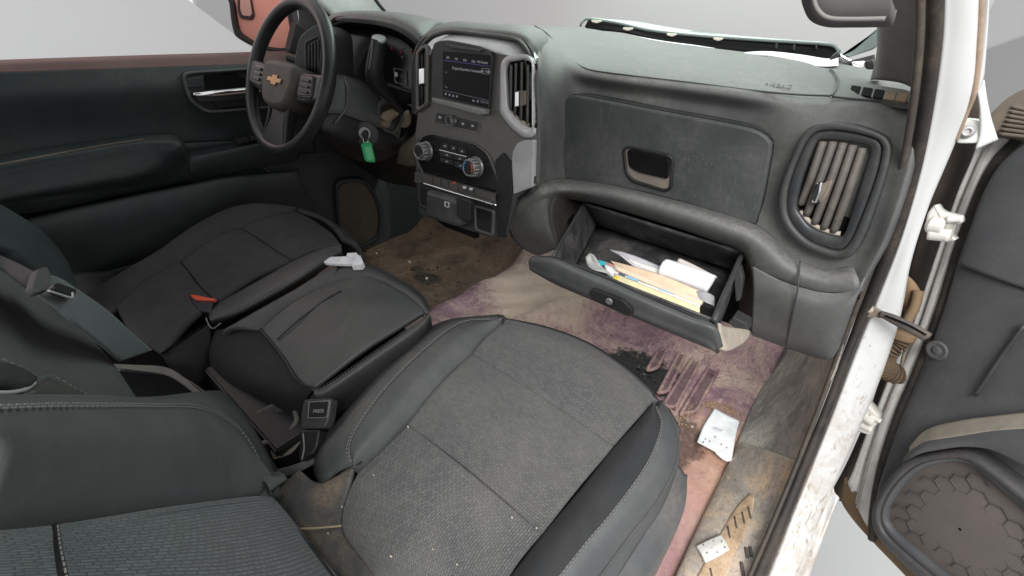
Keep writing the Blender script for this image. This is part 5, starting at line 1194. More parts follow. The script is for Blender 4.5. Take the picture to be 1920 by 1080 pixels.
tube('lid_crease', tr(MP, "520,636,.006 560,600,.012 610,562,.013 640,545,.010"), .0016, BLACK, cs, 20, 6)
tube('lid_seam', l_near + MNn * .002, .0022, BLACK, cs, 40, 6)
box('seat_base', (-.03, .30, .17), (.30, .36, .26), BLACK, cs)
# centre backrest
CB = Plane((0, .05, .36), (0.05, 1, .40))
cb_r = tr(CB, "-60,470 0,512 45,542 90,580 130,612 165,640 192,672 212,700 232,735 250,770")
cb_l = tr(CB, "-60,760 -20,762 0,764 40,766 80,768 110,770 150,771 180,772 210,774 235,778")
loft('backrest', [cb_r - CB.n * .05, cb_r, cb_r * .8 + cb_l * .2 + CB.n * .012, cb_r * .4 + cb_l * .6 + CB.n * .012, cb_l], SEAT_GREEN, cs, 40, 30, thick=.02)
stitch('backrest_stitching', tr(CB, "0,676,.014 40,694 70,710 92,706,.013 130,726 175,750,.010"), THREAD, cs, .0012, 40, .002, CB.n)
loft('backrest_lower_pad', [tr(CB, "-30,672,.015 30,690,.015 66,712,.015 60,722,.015 30,738,.013"), tr(CB, "-40,735,.014 0,732,.014 20,735,.014 25,738,.014 28,740,.013")], SEAT_DARK, cs, 14, 8, puff=.008, thick=.006)
tube('pad_piping', tr(CB, "-20,736,.016 20,736,.018 48,730,.018 64,718,.016"), .002, plastic('piping_pale', (.3, .3, .29), .6, .2), cs, 16, 6)
loft('backrest_lower_trim', [tr(CB, "88,708,.016 130,726,.015 180,750,.012"), tr(CB, "48,736,.014 90,745,.014 165,752,.012")], plastic('brownish_trim', (.04, .038, .036), .6, .3), cs, 12, 6, puff=.003, thick=.004)

# ---- driver seat
DP = Plane((-.5, .35, .385), (0, -.18, 1)); DN = DP.n
ds = thing('driver_seat', 'dark cloth driver seat cushion behind the steering wheel', 'seat', (-.5, .3, .08))
DC = plastic('driver_seat_cloth', (.050, .050, .052), .85, .40, (.12, .11, .10), 9, .35, 650, spec=.2)
DC2 = plastic('driver_seat_bolster', (.052, .051, .052), .8, .2, (.12, .11, .10), 9, .3, 650, spec=.2)
def dpanel(name, a, b, puff, mt=DC):
    a, b = tr(DP, a), tr(DP, b)
    return loft(name, [a - DN * .006, a + (b - a) * .06 + DN * .001, (a + b) / 2 + DN * puff, a + (b - a) * .94 + DN * .001, b - DN * .006], mt, ds, 30, 24)
dpanel('cushion_rear_panel', "216,574 228,600 248,626 290,656 302,664", "338,490 356,512 372,534 390,552 404,566", .012)
dpanel('cushion_middle_panel', "338,490 356,512 372,534 390,552 404,566", "450,426 474,440 498,456 522,472 546,487", .010)
dpanel('cushion_front_panel', "450,426 474,440 498,456 522,472 546,487", "556,396,-.004 585,410,-.004 606,424,-.004 624,438,-.004 638,456,-.004", .008)
lbo = tr(DP, "150,560,-.04 172,546,-.03 235,508,-.01 300,470,.0 356,430,.004 400,404,.004 440,388,.002 480,382,-.004 530,386,-.008 560,394,-.012")
lbi = tr(DP, "190,590,-.01 216,574 262,540 300,515 338,490 370,472 410,450 450,426 510,408 556,396")
loft('bolster', [lbo - DN * .06, lbo, lbo * .6 + lbi * .4 + DN * .010, lbi - DN * .004], DC2, ds, 50, 24)
lba = tr(DP, "556,396,-.005 600,412,-.008 626,432,-.008 640,452,-.008"); loft('front_roll', [lba, lba + np.array([.02, .03, -.04]), lba + np.array([.02, .03, -.14])], DC, ds, 20, 12)
rd0 = tr(DP, "404,566 450,540 500,512 546,487 600,462 638,455"); rd1 = tr(DP, "392,590,.010 440,570,.012 500,536,.012 560,504,.012 610,474,.012 640,462,.0"); rd2 = tr(DP, "396,604,.004 445,588,.006 508,554,.006 566,520,.006 612,490,.004 642,474,-.01"); rd3 = tr(DP, "402,618,-.05 450,598,-.05 512,566,-.05 572,530,-.05 616,500,-.05 645,480,-.06")
loft('bolster', [rd0 - DN * .004, rd1, rd2, rd3], VINYL, ds, 40, 20)
stitch('bolster_stitching', rd1 * .9 + rd0 * .1, THREAD, ds, .0008, 60, .003, DN)
tube('end_piping', tr(DP, "386,596,.01 392,610,.006 400,616,.002 414,606,.008"), .0016, THREAD, ds, 12, 6)
loft('rear_flap', [tr(DP, "302,664,-.004 350,632,-.004 392,604,-.004"), tr(DP, "316,690,-.03 362,668,-.03 396,650,-.03"), tr(DP, "340,740,-.08 380,720,-.08 402,690,-.08")], SEAT_DARK, ds, 14, 12)
tube('rear_panel_seam', tr(DP, "216,574,.002 230,604,.002 250,630,.002 288,656,.002"), .0018, THREAD, ds, 16, 6) if False else None
tube('cushion_seam', tr(DP, "302,664,.002 350,632,.002 392,604,.002"), .0025, VOID, ds, 14, 6)
slab('sill_trim', rounded(tr(XA, "136,516,-.80 215,512 200,548 150,566"), .01), plastic('sill_grey', (.075, .08, .078), .6, .2), ds, .006, .02, .002)
box('seat_base', (-.52, .30, .16), (.44, .36, .26), BLACK, ds)
DB = Plane((-.5, .02, .36), (.25, 1, .40))
db_e = tr(DB, "-60,345 0,382 40,406 75,432 104,464 124,496 134,522 138,548 138,572"); db_i = tr(DB, "-60,470 0,480 20,490 40,500 60,512 80,528 95,545 105,560 112,575")
loft('backrest', [db_e - DB.n * .08, db_e - DB.n * .02, db_e * .85 + db_i * .15 + DB.n * .012, db_e * .4 + db_i * .6 + DB.n * .02, db_i + DB.n * .02], plastic('driver_backrest_cloth', (.036, .046, .047), .75, .12, (.13, .13, .12), 6, .3, 600, spec=.25), ds, 40, 30, thick=.02)
tube('backrest_piping', tr(DB, "0,400,.014 40,424,.014 75,450,.014 102,480,.014 120,508,.012 126,540,.010"), .0025, SEAT_GREEN, ds, 30, 6)

# ---- centre lap belt on the backrest
belt = thing('lap_belt', 'grey seat belt with metal tongue draped between driver and centre seats', 'seat belt', CB.at(280, 660, .03))
BLT = fabric('belt_webbing', (.085, .10, .105), (.040, .048, .05), .004, .0016, .15, strength=.3)
loft('webbing', [tr(CB, "72,512,.05 110,520,.06 150,545,.065 200,580,.06 245,620,.05 286,656,.04"), tr(CB, "72,552,.05 100,572,.055 130,598,.055 170,630,.045 205,660,.03 225,678,.02")], BLT, belt, 40, 10, thick=.0025)
loft('webbing_upper', [tr(CB, "-40,455,.03 0,478,.035 35,494,.045 66,510,.055"), tr(CB, "-40,482,.03 0,500,.035 25,520,.04 50,540,.045")], plastic('belt_dark', (.022, .024, .032), .6, .1, (.1, .1, .1), 8, .3, 700), belt, 20, 8, thick=.0025)
slab('belt_stop', rounded(tr(CB, "64,508,.058 84,502 92,520 88,545 66,552 54,544"), .008), plastic('stop_grey', (.055, .058, .058), .6, .2), belt, .003, .004, .0015)
slab('belt_tongue', rounded(tr(CB, "90,540,.066 100,535 136,548 134,558 122,558 94,546"), .003), plastic('tongue_black', (.02, .02, .024), .3, .1), belt, .005, .003, .001)
tube('tongue_rim', tr(CB, "90,545,.073 112,552,.073 134,558,.073 136,549,.073"), .0012, SILVER, belt, 16, 6)

# ---- black plastic between the seats
gap = thing('seat_gap_bracket', 'glossy black plastic bracket in the gap behind the centre seat', 'bracket', (-.05, .08, .2))
loft('rear_bracket', [tr(ZA, "215,690,.33 300,698,.33 340,706,.33 392,745,.33"), tr(ZA, "240,768,.27 290,772,.27 340,772,.27 395,774,.27")], GLOSS, gap, 20, 14, thick=.006)
loft('bracket_lip', [tr(ZA, "205,682,.345 250,684,.345 310,688,.345 345,708,.345 385,745,.34"), tr(ZA, "212,690,.34 250,694,.34 306,702,.34 338,718,.34 375,748,.335")], plastic('lip_brownish', (.10, .092, .085), .4, .3), gap, 20, 6, thick=.003)
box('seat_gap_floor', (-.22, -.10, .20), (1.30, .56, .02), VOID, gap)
slab('painted_gloss_highlight', rounded(tr(ZA, "310,752,.29 322,742 335,738 328,750 316,756"), .003), SILVER, gap, .003, .003, .001)  # silver sliver stands in for a glint on the glossy black plastic
loft('side_tray', [tr(ZA, "470,775,.30 520,752,.31 560,735,.32 600,722,.34"), tr(ZA, "500,850,.27 530,812,.28 560,785,.29 590,770,.30")], plastic('tray_grey', (.045, .045, .044), .42, .5, (.2, .18, .16), 12, .2, 300), gap, 20, 10, thick=.004)
loft('belt_slot', [tr(ZA, "490,830,.28 525,805,.28 555,775,.29"), tr(ZA, "525,880,.25 560,870,.25 600,835,.25")], VOID, gap, 12, 8, thick=.004)
tube('cable_loop', tr(ZA, "488,832,.292 520,824,.294 545,806,.296 556,788,.30 552,768,.302"), .0045, plastic('cable_grey', (.14, .125, .115), .5, .4), gap, 24, 8)
loft('beige_strap', [tr(ZA, "505,845,.285 535,832,.288 560,806,.292"), tr(ZA, "512,862,.28 545,850,.283 564,828,.288")], plastic('strap_beige', (.20, .17, .145), .7, .4), gap, 12, 6, thick=.002)
loft('tray_edge', [tr(CP, "515,882,-.02 560,868,-.02 600,845,-.018 612,832,-.016"), tr(CP, "518,900,-.03 562,885,-.028 598,862,-.022 606,850,-.02")], plastic('tray_edge_grey', (.085, .092, .094), .45, .3), gap, 16, 6, thick=.004)
# ---- buckles
bk_ = thing('seat_belt_buckle', 'black seat belt buckle marked PRESS beside the passenger cushion', 'buckle', ZA.at(590, 850, .26))
BKP = Plane(ZA.at(594, 790, .365), (.15, -.55, .82))
slab('buckle_body', rounded(tr(BKP, "574,750 626,747 620,788 612,804 568,805 568,780"), .005), plastic('buckle_black', (.028, .029, .031), .5, .4, (.17, .15, .13), 14, .1, 500), bk_, .006, .012, .002)
ring('button_frame', tr(BKP, "579,753,.006 620,750 615,784 577,785"), tr(BKP, "581,755,.006 617,753 613,782 579,783"), plastic('button_rim', (.12, .12, .12), .5, .2), bk_, .0015, .002, N=32, bevel=.0006)
slab('press_button', tr(BKP, "581,755,.0055 617,753 613,782 579,783"), BLACK, bk_, .0016, .002, .0006)
pa_, pb_ = BKP.at(583, 772, .0072), BKP.at(612, 770, .0072)
text('press_lettering', 'PRESS', (pa_ + pb_) / 2, unit(pb_ - pa_), BKP.at(597, 755, .0135) - BKP.at(596, 785, .0135), .008, flat('letter_grey', (.24, .24, .24), .6), bk_, .0002, .0006)
slab('buckle_stalk', rounded(tr(BKP, "566,808 604,806 598,838 590,852 564,866 566,830"), .004), BLACK, bk_, .006, .012, .002)
tube('stalk_edge', tr(BKP, "568,812,.008 570,840,.008 566,862,.008"), .0014, plastic('edge_grey', (.14, .14, .135), .6, .2), bk_, 14, 6)
b2 = thing('red_belt_buckle', 'seat belt buckle with bright red release button on the driver cushion', 'buckle', DP.at(385, 580, -.02))
slab('buckle_body', rounded(tr(DP, "355,556,.004 364,554 404,562 398,590 374,586 362,570"), .005), plastic('buckle_navy', (.010, .011, .016), .5, .1), b2, .005, .01, .002)
slab('release_button', rounded(tr(DP, "357,555,.009 364,554 406,562 403,565.5 368,564"), .0015), RED, b2, .003, .003, .001)

# ================================================================== passenger door (standing open)
ang = math.radians(52)
Dn = np.array([-math.cos(ang), -math.sin(ang), 0]); Dd = np.array([math.sin(ang), -math.cos(ang), 0])
PD = Plane((.95, 1.0, 0), Dn)
pd_ = thing('passenger_door', 'open passenger door with grey trim, speaker grille and white steel edge', 'door', (.98, .98, .0))
# steel inner frame along the hinge edge
fo = "1592,905 1604,880 1625,822 1650,760 1682,680 1715,610 1742,530 1776,430 1800,360 1826,300 1846,250 1880,215 1930,180"
fi = "1640,1010 1646,940 1660,870 1690,780 1722,706 1748,640 1776,560 1800,480 1822,420 1850,350 1880,300 1920,262 1960,238"
A0 = tr(PD, fo); A1 = tr(PD, fi)
loft('steel_frame', [A0 - Dn * .05, A0, A0 * .7 + A1 * .3 - Dn * .004, A0 * .62 + A1 * .38 + Dn * .004, A0 * .3 + A1 * .7 + Dn * .004, A1 - Dn * .004], GREYSTEEL, pd_, 70, 30, thick=.003)
tube('frame_bead', A0 * .55 + A1 * .45 + Dn * .006, .0045, plastic('bead_grey', (.36, .35, .34), .5, .8, (.26, .2, .14), 16, .1, 300), pd_, 80, 8)
tube('frame_bead', A0 * .85 + A1 * .15 + Dn * .002, .0030, GREYSTEEL, pd_, 80, 8)
tube('door_seal', A1 + Dn * .008, .0075, RUBBER, pd_, 90, 12, ry=1.2)
tube('seal_dirt_line', A0 * .14 + A1 * .86 + Dn * .006, .0028, BROWNRUB, pd_, 80, 8)
# bottom edge of the shell
bo = tr(PD, "1584,900 1578,938 1600,975 1640,1020 1690,1072 1740,1125"); bi = tr(PD, "1640,960 1650,985 1672,1010 1700,1040 1740,1085 1790,1140")
loft('shell_bottom_edge', [bo - Dn * .03, bo, bi], BROWNRUB, pd_, 30, 10, thick=.003)
# trim panel: upper and lower boards with a seam between
T0 = tr(PD, "1652,955,.02 1655,900 1672,850 1702,780 1735,700 1752,650 1775,585 1797,505,.02 1800,490,.02")
up_l = tr(PD, "1800,492,.024 1822,430 1836,390 1856,345 1884,304 1922,272 1980,240"); up_r = tr(PD, "1990,560,.03 2010,500 2020,450 2030,400 2040,350 2050,320 2060,290")
loft('upper_trim_board', [up_l - Dn * .012, up_l, up_l * .93 + up_r * .07 + Dn * .012, up_l * .5 + up_r * .5 + Dn * .016, up_r + Dn * .012], DOORTRIM, pd_, 40, 36, thick=.008)
lo_a = tr(PD, "1798,494,.024 1776,570 1750,648 1736,690 1715,740 1690,800 1665,862 1650,905 1640,950 1640,985 1655,1015")
lo_b = tr(PD, "1860,516,.03 1848,590 1825,660 1806,705 1790,745 1760,800 1725,850 1690,890 1672,940 1668,985 1690,1030")
lo_c = tr(PD, "1990,566,.032 1970,640 1960,700 1950,740 1940,775 1930,800 1920,830 1910,860 1900,900 1890,950 1890,1010")
lo_d = tr(PD, "2060,590,.03 2060,660 2060,720 2060,760 2060,790 2060,810 2060,840 2060,880 2060,930 2060,990 2060,1050")
def door_disp(G, u, v): return 0 * u + 0 * v
loft('lower_trim_board', [lo_a - Dn * .014, lo_a, lo_b + Dn * .004, lo_c + Dn * .006, lo_d], DOORTRIM, pd_, 60, 50, thick=.006)
tube('trim_gap', tr(PD, "1799,491,.030 1830,502,.036 1880,520,.038 1960,552,.040"), .0016, VOID, pd_, 24, 6)
# raised crease and tan dusty ledge above the pocket
loft('dusty_ledge', [tr(PD, "1705,838,.036 1725,815,.045 1750,800,.05 1800,788,.055 1860,780,.055 1930,772,.055 2000,764,.055"), tr(PD, "1704,846,.060 1735,828,.082 1770,822,.085 1810,816,.085 1862,808,.085 1932,803,.085 2000,797,.085")], TAN, pd_, 30, 10, thick=.006)
pk0 = tr(PD, "1704,846,.060 1735,828,.082 1770,822,.085 1810,816,.085 1862,808,.085 1932,803,.085 2000,797,.085"); pk1 = tr(PD, "1690,872,.056 1722,852,.078 1765,843,.082 1810,838,.082 1862,845,.082 1930,880,.082 2000,910,.082")
loft('pocket_top', [pk0, (pk0 + pk1) / 2 + Dn * .004, pk1], DOORTRIM, pd_, 30, 14, thick=.006)
tube('crease', tr(PD, "1920,610,.044 1880,665,.042 1850,710,.042 1828,742,.042"), .003, DASH_DARK, pd_, 16, 8)
for (x, y, r) in ((1886, 401, 12), (1756, 657, 17)):
    c = PD.at(x, y, .032 if y < 500 else .030)
    rad = r * .00105
    cyl('trim_fastener', c, Dn, [(rad, -.004), (rad, .0010), (rad * .82, .0020), (rad * .62, .0002), (rad * .42, .0002), (rad * .34, .0018), (rad * .2, .0020)], DOORTRIM, pd_, 24)
# speaker pocket
sk_o = crom(tr(PD, "1646,960,.05 1660,920 1690,880 1725,854 1770,843 1815,840 1850,852 1900,890 1960,935 2010,980 2040,1060 2000,1150 1880,1170 1780,1120 1700,1050 1655,1000"), 90, True)
sk_m = crom(tr(PD, "1658,962,.062 1672,925 1700,890 1732,868 1775,858 1812,857 1842,868 1890,905 1945,948 1990,990 2015,1060 1980,1135 1880,1150 1790,1102 1712,1040 1668,998"), 90, True)
sk_i = crom(tr(PD, "1668,965,.056 1682,930 1708,898 1740,876 1778,866 1812,866 1838,878 1880,915 1930,958 1970,1000 1990,1060 1960,1118 1875,1130 1795,1086 1722,1028 1678,990"), 90, True)
GRL = plastic('speaker_ring_grey', (.062, .062, .065), .5, .35, (.25, .21, .19), 9, .12, 600)
R_ = ring('speaker_surround', sk_o, sk_m, GRL, pd_, .018, .03, Dn, 90, .006); ring('speaker_inner_ring', sk_m, sk_i, DOORTRIM, pd_, .010, .03, Dn, 90, .004, .006)
# grille: dished sheet with uv
q = resample_c(sk_i, 80); cc_ = q.mean(0); nr = 14; V = []; UV = []
for k in range(nr):
    t = k / (nr - 1)
    for p in q:
        r_ = cc_ + (p - cc_) * (1 - t * .98); V.append(r_ + Dn * .010 * (1 - (1 - t) ** 2)); UV.append(((r_ - cc_) @ Dd, r_[2] - cc_[2]))
F = []
for k in range(nr - 1):
    for i in range(80):
        j = (i + 1) % 80; F.append((k * 80 + i, k * 80 + j, (k + 1) * 80 + j, (k + 1) * 80 + i))
g_ = mk('speaker_grille', V, orient(V, F), SPK, pd_, True, UV)
# honeycomb ribs showing through the mesh
HX = []; hx = .027
V = []; F = []
for i in range(-6, 7):
    for j in range(-6, 7):
        cx = hx * (i * 1.0 + (j % 2) * .5); cz = hx * .866 * j
        P3 = cc_ + Dd * cx + np.array([0, 0, cz])
        # keep inside the opening
        dq = np.linalg.norm(q - P3, axis=1).min(); ang_ok = np.linalg.norm(P3 - cc_) < np.linalg.norm(q[np.argmin(np.linalg.norm(((q - cc_) / np.linalg.norm(q - cc_, axis=1, keepdims=True)) - unit(P3 - cc_), axis=1))] - cc_) - .02 if np.linalg.norm(P3 - cc_) > 1e-6 else True
        if not ang_ok: continue
        for a in range(3):
            a0, a1 = math.radians(30 + 60 * a), math.radians(90 + 60 * a)
            s_, e__ = [P3 + hx * .577 * (Dd * math.cos(z_) + np.array([0, 0, math.sin(z_)])) + Dn * .0072 for z_ in (a0, a1)]
            w = unit(np.cross(e__ - s_, Dn)) * .0006; k = len(V)
            V += [s_ + w, e__ + w, e__ - w, s_ - w]; F.append((k, k + 1, k + 2, k + 3))
hc = mk('grille_honeycomb', V, F, plastic('honeycomb_dark', (.085, .075, .072), .7, .2), g_, False); hc.modifiers.new('s', 'SOLIDIFY').thickness = .002
hc['kind'] = 'stuff'
# ribbed brown corner piece at the top of the door edge
RBM = plastic('ribbed_brown_plastic', (.115, .095, .075), .6, .5, (.26, .2, .15), 14, .1, 400)
rbp = Plane(PD.at(1880, 220, .03), unit(Dn + np.array([0, -.1, .35])))
rb_ = slab('ribbed_corner_piece', crom(tr(rbp, "1838,242 1850,225 1870,204 1892,184 1930,165 1990,150 1990,265 1930,262 1900,256 1870,250"), 60, True), RBM, pd_, .006, .03, .003)
for i in range(7):
    y = 200 + i * 8.5
    tube('rib', tr(rbp, f"{1898-i*4},{y},.007 {1925},{y+6},.007 1990,{y+16},.007"), .003, RBM, rb_, 12, 6)
# hinges
for s_name, pts in (('upper', ((1742, 398), (1758, 380), (1768, 396), (1806, 405), (1806, 420), (1784, 418), (1772, 432), (1796, 448), (1788, 452), (1748, 444), (1734, 428), (1740, 412))), ('lower', ((1612, 740), (1622, 732), (1632, 756), (1652, 778), (1650, 790), (1640, 800), (1636, 814), (1612, 806), (1598, 786), (1604, 764)))):
    yy = .93 if s_name == 'upper' else .95
    HPL = Plane(YA.at(pts[0][0] + 10, pts[0][1] + 30, yy), unit(np.array([-.3, -.95, .1])))
    HM = plastic('hinge_white_' + s_name, (.62, .61, .58) if s_name == 'upper' else (.55, .53, .49), .45, .5, (.34, .27, .19), 18, .05, 400)
    P2 = [HPL.at(x, y, 0) for x, y in pts]
    h = slab('hinge', rounded(P2, .006), HM, pd_, .012, .012, .004, smooth=True)
    ax0, ax1 = (HPL.at(1744, 420, .012), HPL.at(1770, 426, .012)) if s_name == 'upper' else (HPL.at(1608, 772, .012), HPL.at(1638, 792, .012))
    tube('hinge_barrel', [ax0, ax1], .013 if s_name == 'upper' else .010, HM, h, 8, 14)
    b0, b1 = (HPL.at(1742, 438, .012), HPL.at(1782, 442, .012)) if s_name == 'upper' else (HPL.at(1606, 792, .008), HPL.at(1636, 806, .008))
    tube('hinge_arm', [b0, b1], .010 if s_name == 'upper' else .008, HM, h, 8, 12)
    p0, p1 = (HPL.at(1776, 412, .016), HPL.at(1806, 410, .016)) if s_name == 'upper' else (HPL.at(1630, 780, .012), HPL.at(1652, 790, .012))
    tube('hinge_pin', [p0, p1], .005, GREYSTEEL, h, 6, 10)
# dark space between post and door (inner fender), fender plate
gapm = thing('inner_fender', 'dark dusty fender cavity and white bracket plate between post and open door', 'fender', (.95, 1.15, .1))
DKB = plastic('cavity_brown', (.030, .022, .017), .85, .7, (.09, .065, .045), 12, .3, 200)
loft('cavity_wall', [tr(YA, "1560,935,1.10 1600,860,1.10 1650,740,1.10 1700,560,1.10 1735,420,1.10 1790,270,1.10 1815,160,1.10"), tr(YA, "1640,960,1.16 1680,860,1.16 1720,740,1.16 1770,580,1.16 1800,440,1.16 1850,300,1.16 1848,170,1.16")], DKB, gapm, 30, 10)
loft('fender_strip', [tr(YA, "1832,168,.93 1838,205,.94 1838,250,.95 1830,280,.95"), tr(YA, "1846,150,.93 1852,190,.94 1860,225,.95 1872,262,.96")], WHITE, gapm, 20, 6, thick=.004)
pl_ = slab('fender_plate', rounded(tr(YA, "1798,232,.96 1812,222 1846,226 1850,262 1830,268 1794,268 1790,258"), .006), plastic('plate_white', (.66, .66, .63), .5, .35, (.4, .33, .25), 14, .05, 300), gapm, .006, .01, .003)
cb_ = YA.at(1813, 246, .955); cyl('plate_bolt', cb_, (0, -1, .1), [(.010, 0), (.010, .003), (.007, .004), (.007, .008), (.004, .009), (.004, .006)], SILVER, pl_, 20)
loft('brown_flap', [tr(YA, "1700,516,1.02 1712,525,1.02 1726,545,1.02 1730,565,1.02 1716,586,1.02"), tr(YA, "1690,560,1.02 1694,580,1.02 1700,600,1.02 1700,612,1.02 1690,625,1.02")], plastic('muddy_tan_flap', (.24, .155, .085), .8, .4, (.32, .22, .14), 12, .1, 300), gapm, 14, 8, puff=.006, thick=.004)
tube('flap_rod', tr(YA, "1722,545,1.01 1715,575,1.0 1700,605,.99 1690,640,.98"), .008, plastic('muddy_tan_rod', (.20, .13, .075), .8, .4), gapm, 16, 8)
# check strap
cks = thing('door_check_strap', 'dusty black check strap bolted to the white post holding the door', 'check strap', YA.at(1630, 580, .90))
CK = Plane(YA.at(1660, 595, .885), unit(np.array([-.2, -.95, .2])))
slab('strap_bracket', crom(tr(CK, "1617,576 1622,569 1632,571 1648,580 1658,588 1652,596 1640,594 1622,594 1616,586"), 40, True), STEELR, cks, .004, .003, .0015)
cb_ = CK.at(1629, 580, .004); cyl('strap_bolt', cb_, CK.n, [(.007, 0), (.007, .002), (.005, .003), (.005, .005), (.003, .0055)], plastic('bolt_tan', (.40, .32, .25), .5, .3), cks, 18)
tube('strap_link', tr(CK, "1650,588,.006 1670,596,.006 1700,611,.004 1725,624,.0 1738,632,-.004"), [.006, .0085, .0095, .0095, .009], plastic('strap_dusty', (.075, .066, .060), .6, .5, (.26, .2, .15), 18, .1, 300), cks, 30, 10, ax=(0, 0, 1), ry=.6)
tube('strap_groove', tr(CK, "1660,592,.013 1700,608,.012 1736,628,.004"), .0018, VOID, cks, 16, 6)
# corrugated wiring boot
wb_ = thing('wiring_boot', 'corrugated brown rubber wiring boot between door and post', 'wiring boot', YA.at(1660, 690, .96))
bp = crom(tr(YA, "1690,630,.955 1682,642,.95 1668,652,.945 1656,664,.945 1654,680,.945 1664,694,.948 1676,700,.952 1686,700,.958"), 150)
s_ = np.linspace(0, 1, 150)
rr_ = list(.0165 + .0042 * np.sin(s_ * 2 * math.pi * 21))
tube('bellows', bp, rr_, plastic('boot_brown', (.085, .058, .036), .7, .6, (.26, .175, .10), 30, .1, 300), wb_, 150, 14, ax=(0, 1, 0))
tube('boot_rod', tr(YA, "1712,640,.955 1702,648,.955 1694,668,.955 1690,690,.955"), .003, STEELR, wb_, 16, 8)
tube('boot_collar', tr(YA, "1694,622,.957 1688,634,.954"), .021, BROWNRUB, wb_, 6, 14)

# ================================================================== floor ribs and litter
RIBM = floor_mat('rib_purple', [(.16, .085, .105), (.27, .155, .175), (.34, .22, .205), (.44, .31, .23), (.40, .27, .21)], None, 14)
GRVM = floor_mat('groove_purple', [(.07, .034, .046), (.13, .066, .085), (.16, .09, .10), (.22, .15, .13), (.2, .13, .115)], None, 14)
mat_ = thing('ribbed_heel_pad', 'purple stained heel pad with raised ribs on passenger floor', 'heel pad', ZA.at(1290, 720, .006))
for q_ in ("1232,660 1252,651 1232,690 1212,696", "1277,655 1294,646 1252,733 1234,738", "1305,661 1323,660 1266,764 1244,760", "1337,675 1358,673 1304,772 1276,776"):
    Q = rounded(tr(ZA, q_, .012), .014)
    tube('rib', Q, .0058, RIBM, mat_, 80, 8, True)
    slab('groove', offset_poly(Q, np.array([0, 0, 1.0]), .002) if area_sign(Q, np.array([0, 0, 1.0])) > 0 else offset_poly(Q[::-1], np.array([0, 0, 1.0]), .002), GRVM, mat_, .001, .006, 0, (0, 0, 1))
fp = thing('floor_paper', 'crumpled white paper sheet lying on the floor by the sill', 'paper', ZA.at(1345, 815, .02))
gp_a = tr(ZA, "1307,828,.030 1320,798,.034 1340,766,.03"); gp_b = tr(ZA, "1338,846,.036 1346,810,.034 1363,777,.030"); gp_c = tr(ZA, "1372,866,.03 1378,825,.04 1386,790,.025")
loft('paper_sheet', [gp_a, gp_b, gp_c], PAPER, fp, 20, 20, thick=.001, disp=lambda G, u, v: .0015 * np.sin(5 * u + 3 * v))
slab('paper_print', tr(ZA, "1340,800,.038 1356,806,.038 1354,809,.038 1338,803,.038"), flat('grey_print', (.5, .5, .55), .8), fp, .0004, 0, 0)
for (x, y) in ((1322, 822), (1330, 826), (1318, 828), (1352, 832), (1362, 838), (1340, 818)):
    slab('dirt_speck', tr(ZA, f"{x},{y},.0385 {x+2},{y+.6} {x+1.4},{y+2.4} {x-.6},{y+2}"), flat('dirt_dark', (.08, .07, .07), .9) if 'dirt_dark' not in bpy.data.materials else bpy.data.materials['dirt_dark'], fp, .0008, 0, 0)
loft('torn_edge', [tr(ZA, "1340,840,.04 1356,856,.035 1368,862,.03"), tr(ZA, "1342,850,.035 1356,862,.03 1366,866,.028")], PAPER, fp, 10, 4, thick=.001)
def on_sill(i, f, h=.009):
    k = min(int(i), 4); t = i - k
    a = s_sill[0][k] * (1 - t) + s_sill[0][k + 1] * t; b = s_sill[1][k] * (1 - t) + s_sill[1][k + 1] * t
    return a * (1 - f) + b * f + np.array([0, 0, h])
td_l = np.array([on_sill(i, f) for i, f in ((2.0, .54), (2.2, .47), (2.5, .41), (3, .36), (4, .28), (5, .24))]); td_r = np.array([on_sill(i, f) for i, f in ((2.0, .60), (2.2, .66), (2.5, .69), (3, .68), (4, .61), (5, .58))])
td = loft('tan_tread', [td_l - np.array([0, 0, .008]), td_l, td_l * .5 + td_r * .5 + np.array([0, 0, .001]), td_r, td_r - np.array([0, 0, .008])], SILL_TAN, None, 40, 20, thick=.002, up=(0, 0, 1))
tag(td, 'tan non-slip tread strip set into the grey sill plate', 'tread strip')
tm = plastic('tread_mark', (.10, .09, .085), .8, .3)
for (i, f) in ((2.52, .46), (2.40, .54), (2.28, .60), (2.72, .42), (3.55, .42)):
    tube('tread_bar', [on_sill(i, f, .0105), on_sill(i + .2, f + .10, .0105)], .0018, tm, td, 6, 6)
cd = thing('sill_card', 'small soiled white card lying on the tan sill tread', 'card', on_sill(3.2, .33))
loft('card_sheet', [np.array([on_sill(3.22, .08, .018), on_sill(3.08, .22, .021), on_sill(2.93, .37, .018)]), np.array([on_sill(3.36, .20, .020), on_sill(3.22, .34, .024), on_sill(3.06, .48, .020)]), np.array([on_sill(3.50, .32, .016), on_sill(3.36, .46, .020), on_sill(3.18, .58, .017)])], PAPER_DIRTY, cd, 16, 16, thick=.001)
for (i, f) in ((3.20, .18), (3.10, .30), (3.24, .32), (3.34, .28), (3.08, .42), (3.30, .42), (3.18, .50)):
    a = on_sill(i, f, .0235); slab('card_spot', [a + .0013 * np.array([math.cos(t) , math.sin(t), 0]) for t in np.linspace(0, 6.28, 6, endpoint=False)], bpy.data.materials.get('spot_brown') or flat('spot_brown', (.25, .2, .16), .9), cd, .0006, .003, 0, (0, 0, 1))
sg = thing('sill_grip_marks', 'row of short dark grip bars on the outer sill plate', 'grip bars', on_sill(3.1, .82))
for (i, f) in ((3.02, .80), (2.99, .85), (3.32, .82), (3.46, .88)):
    tube('grip_bar', [on_sill(i, f, .005), on_sill(i + .2, f + .08, .005)], .0032, tm, sg, 6, 6)
wp_ = thing('folded_white_wrapper', 'folded white paper wrapper on the front corner of the centre seat', 'wrapper', MP.at(645, 490, .0))
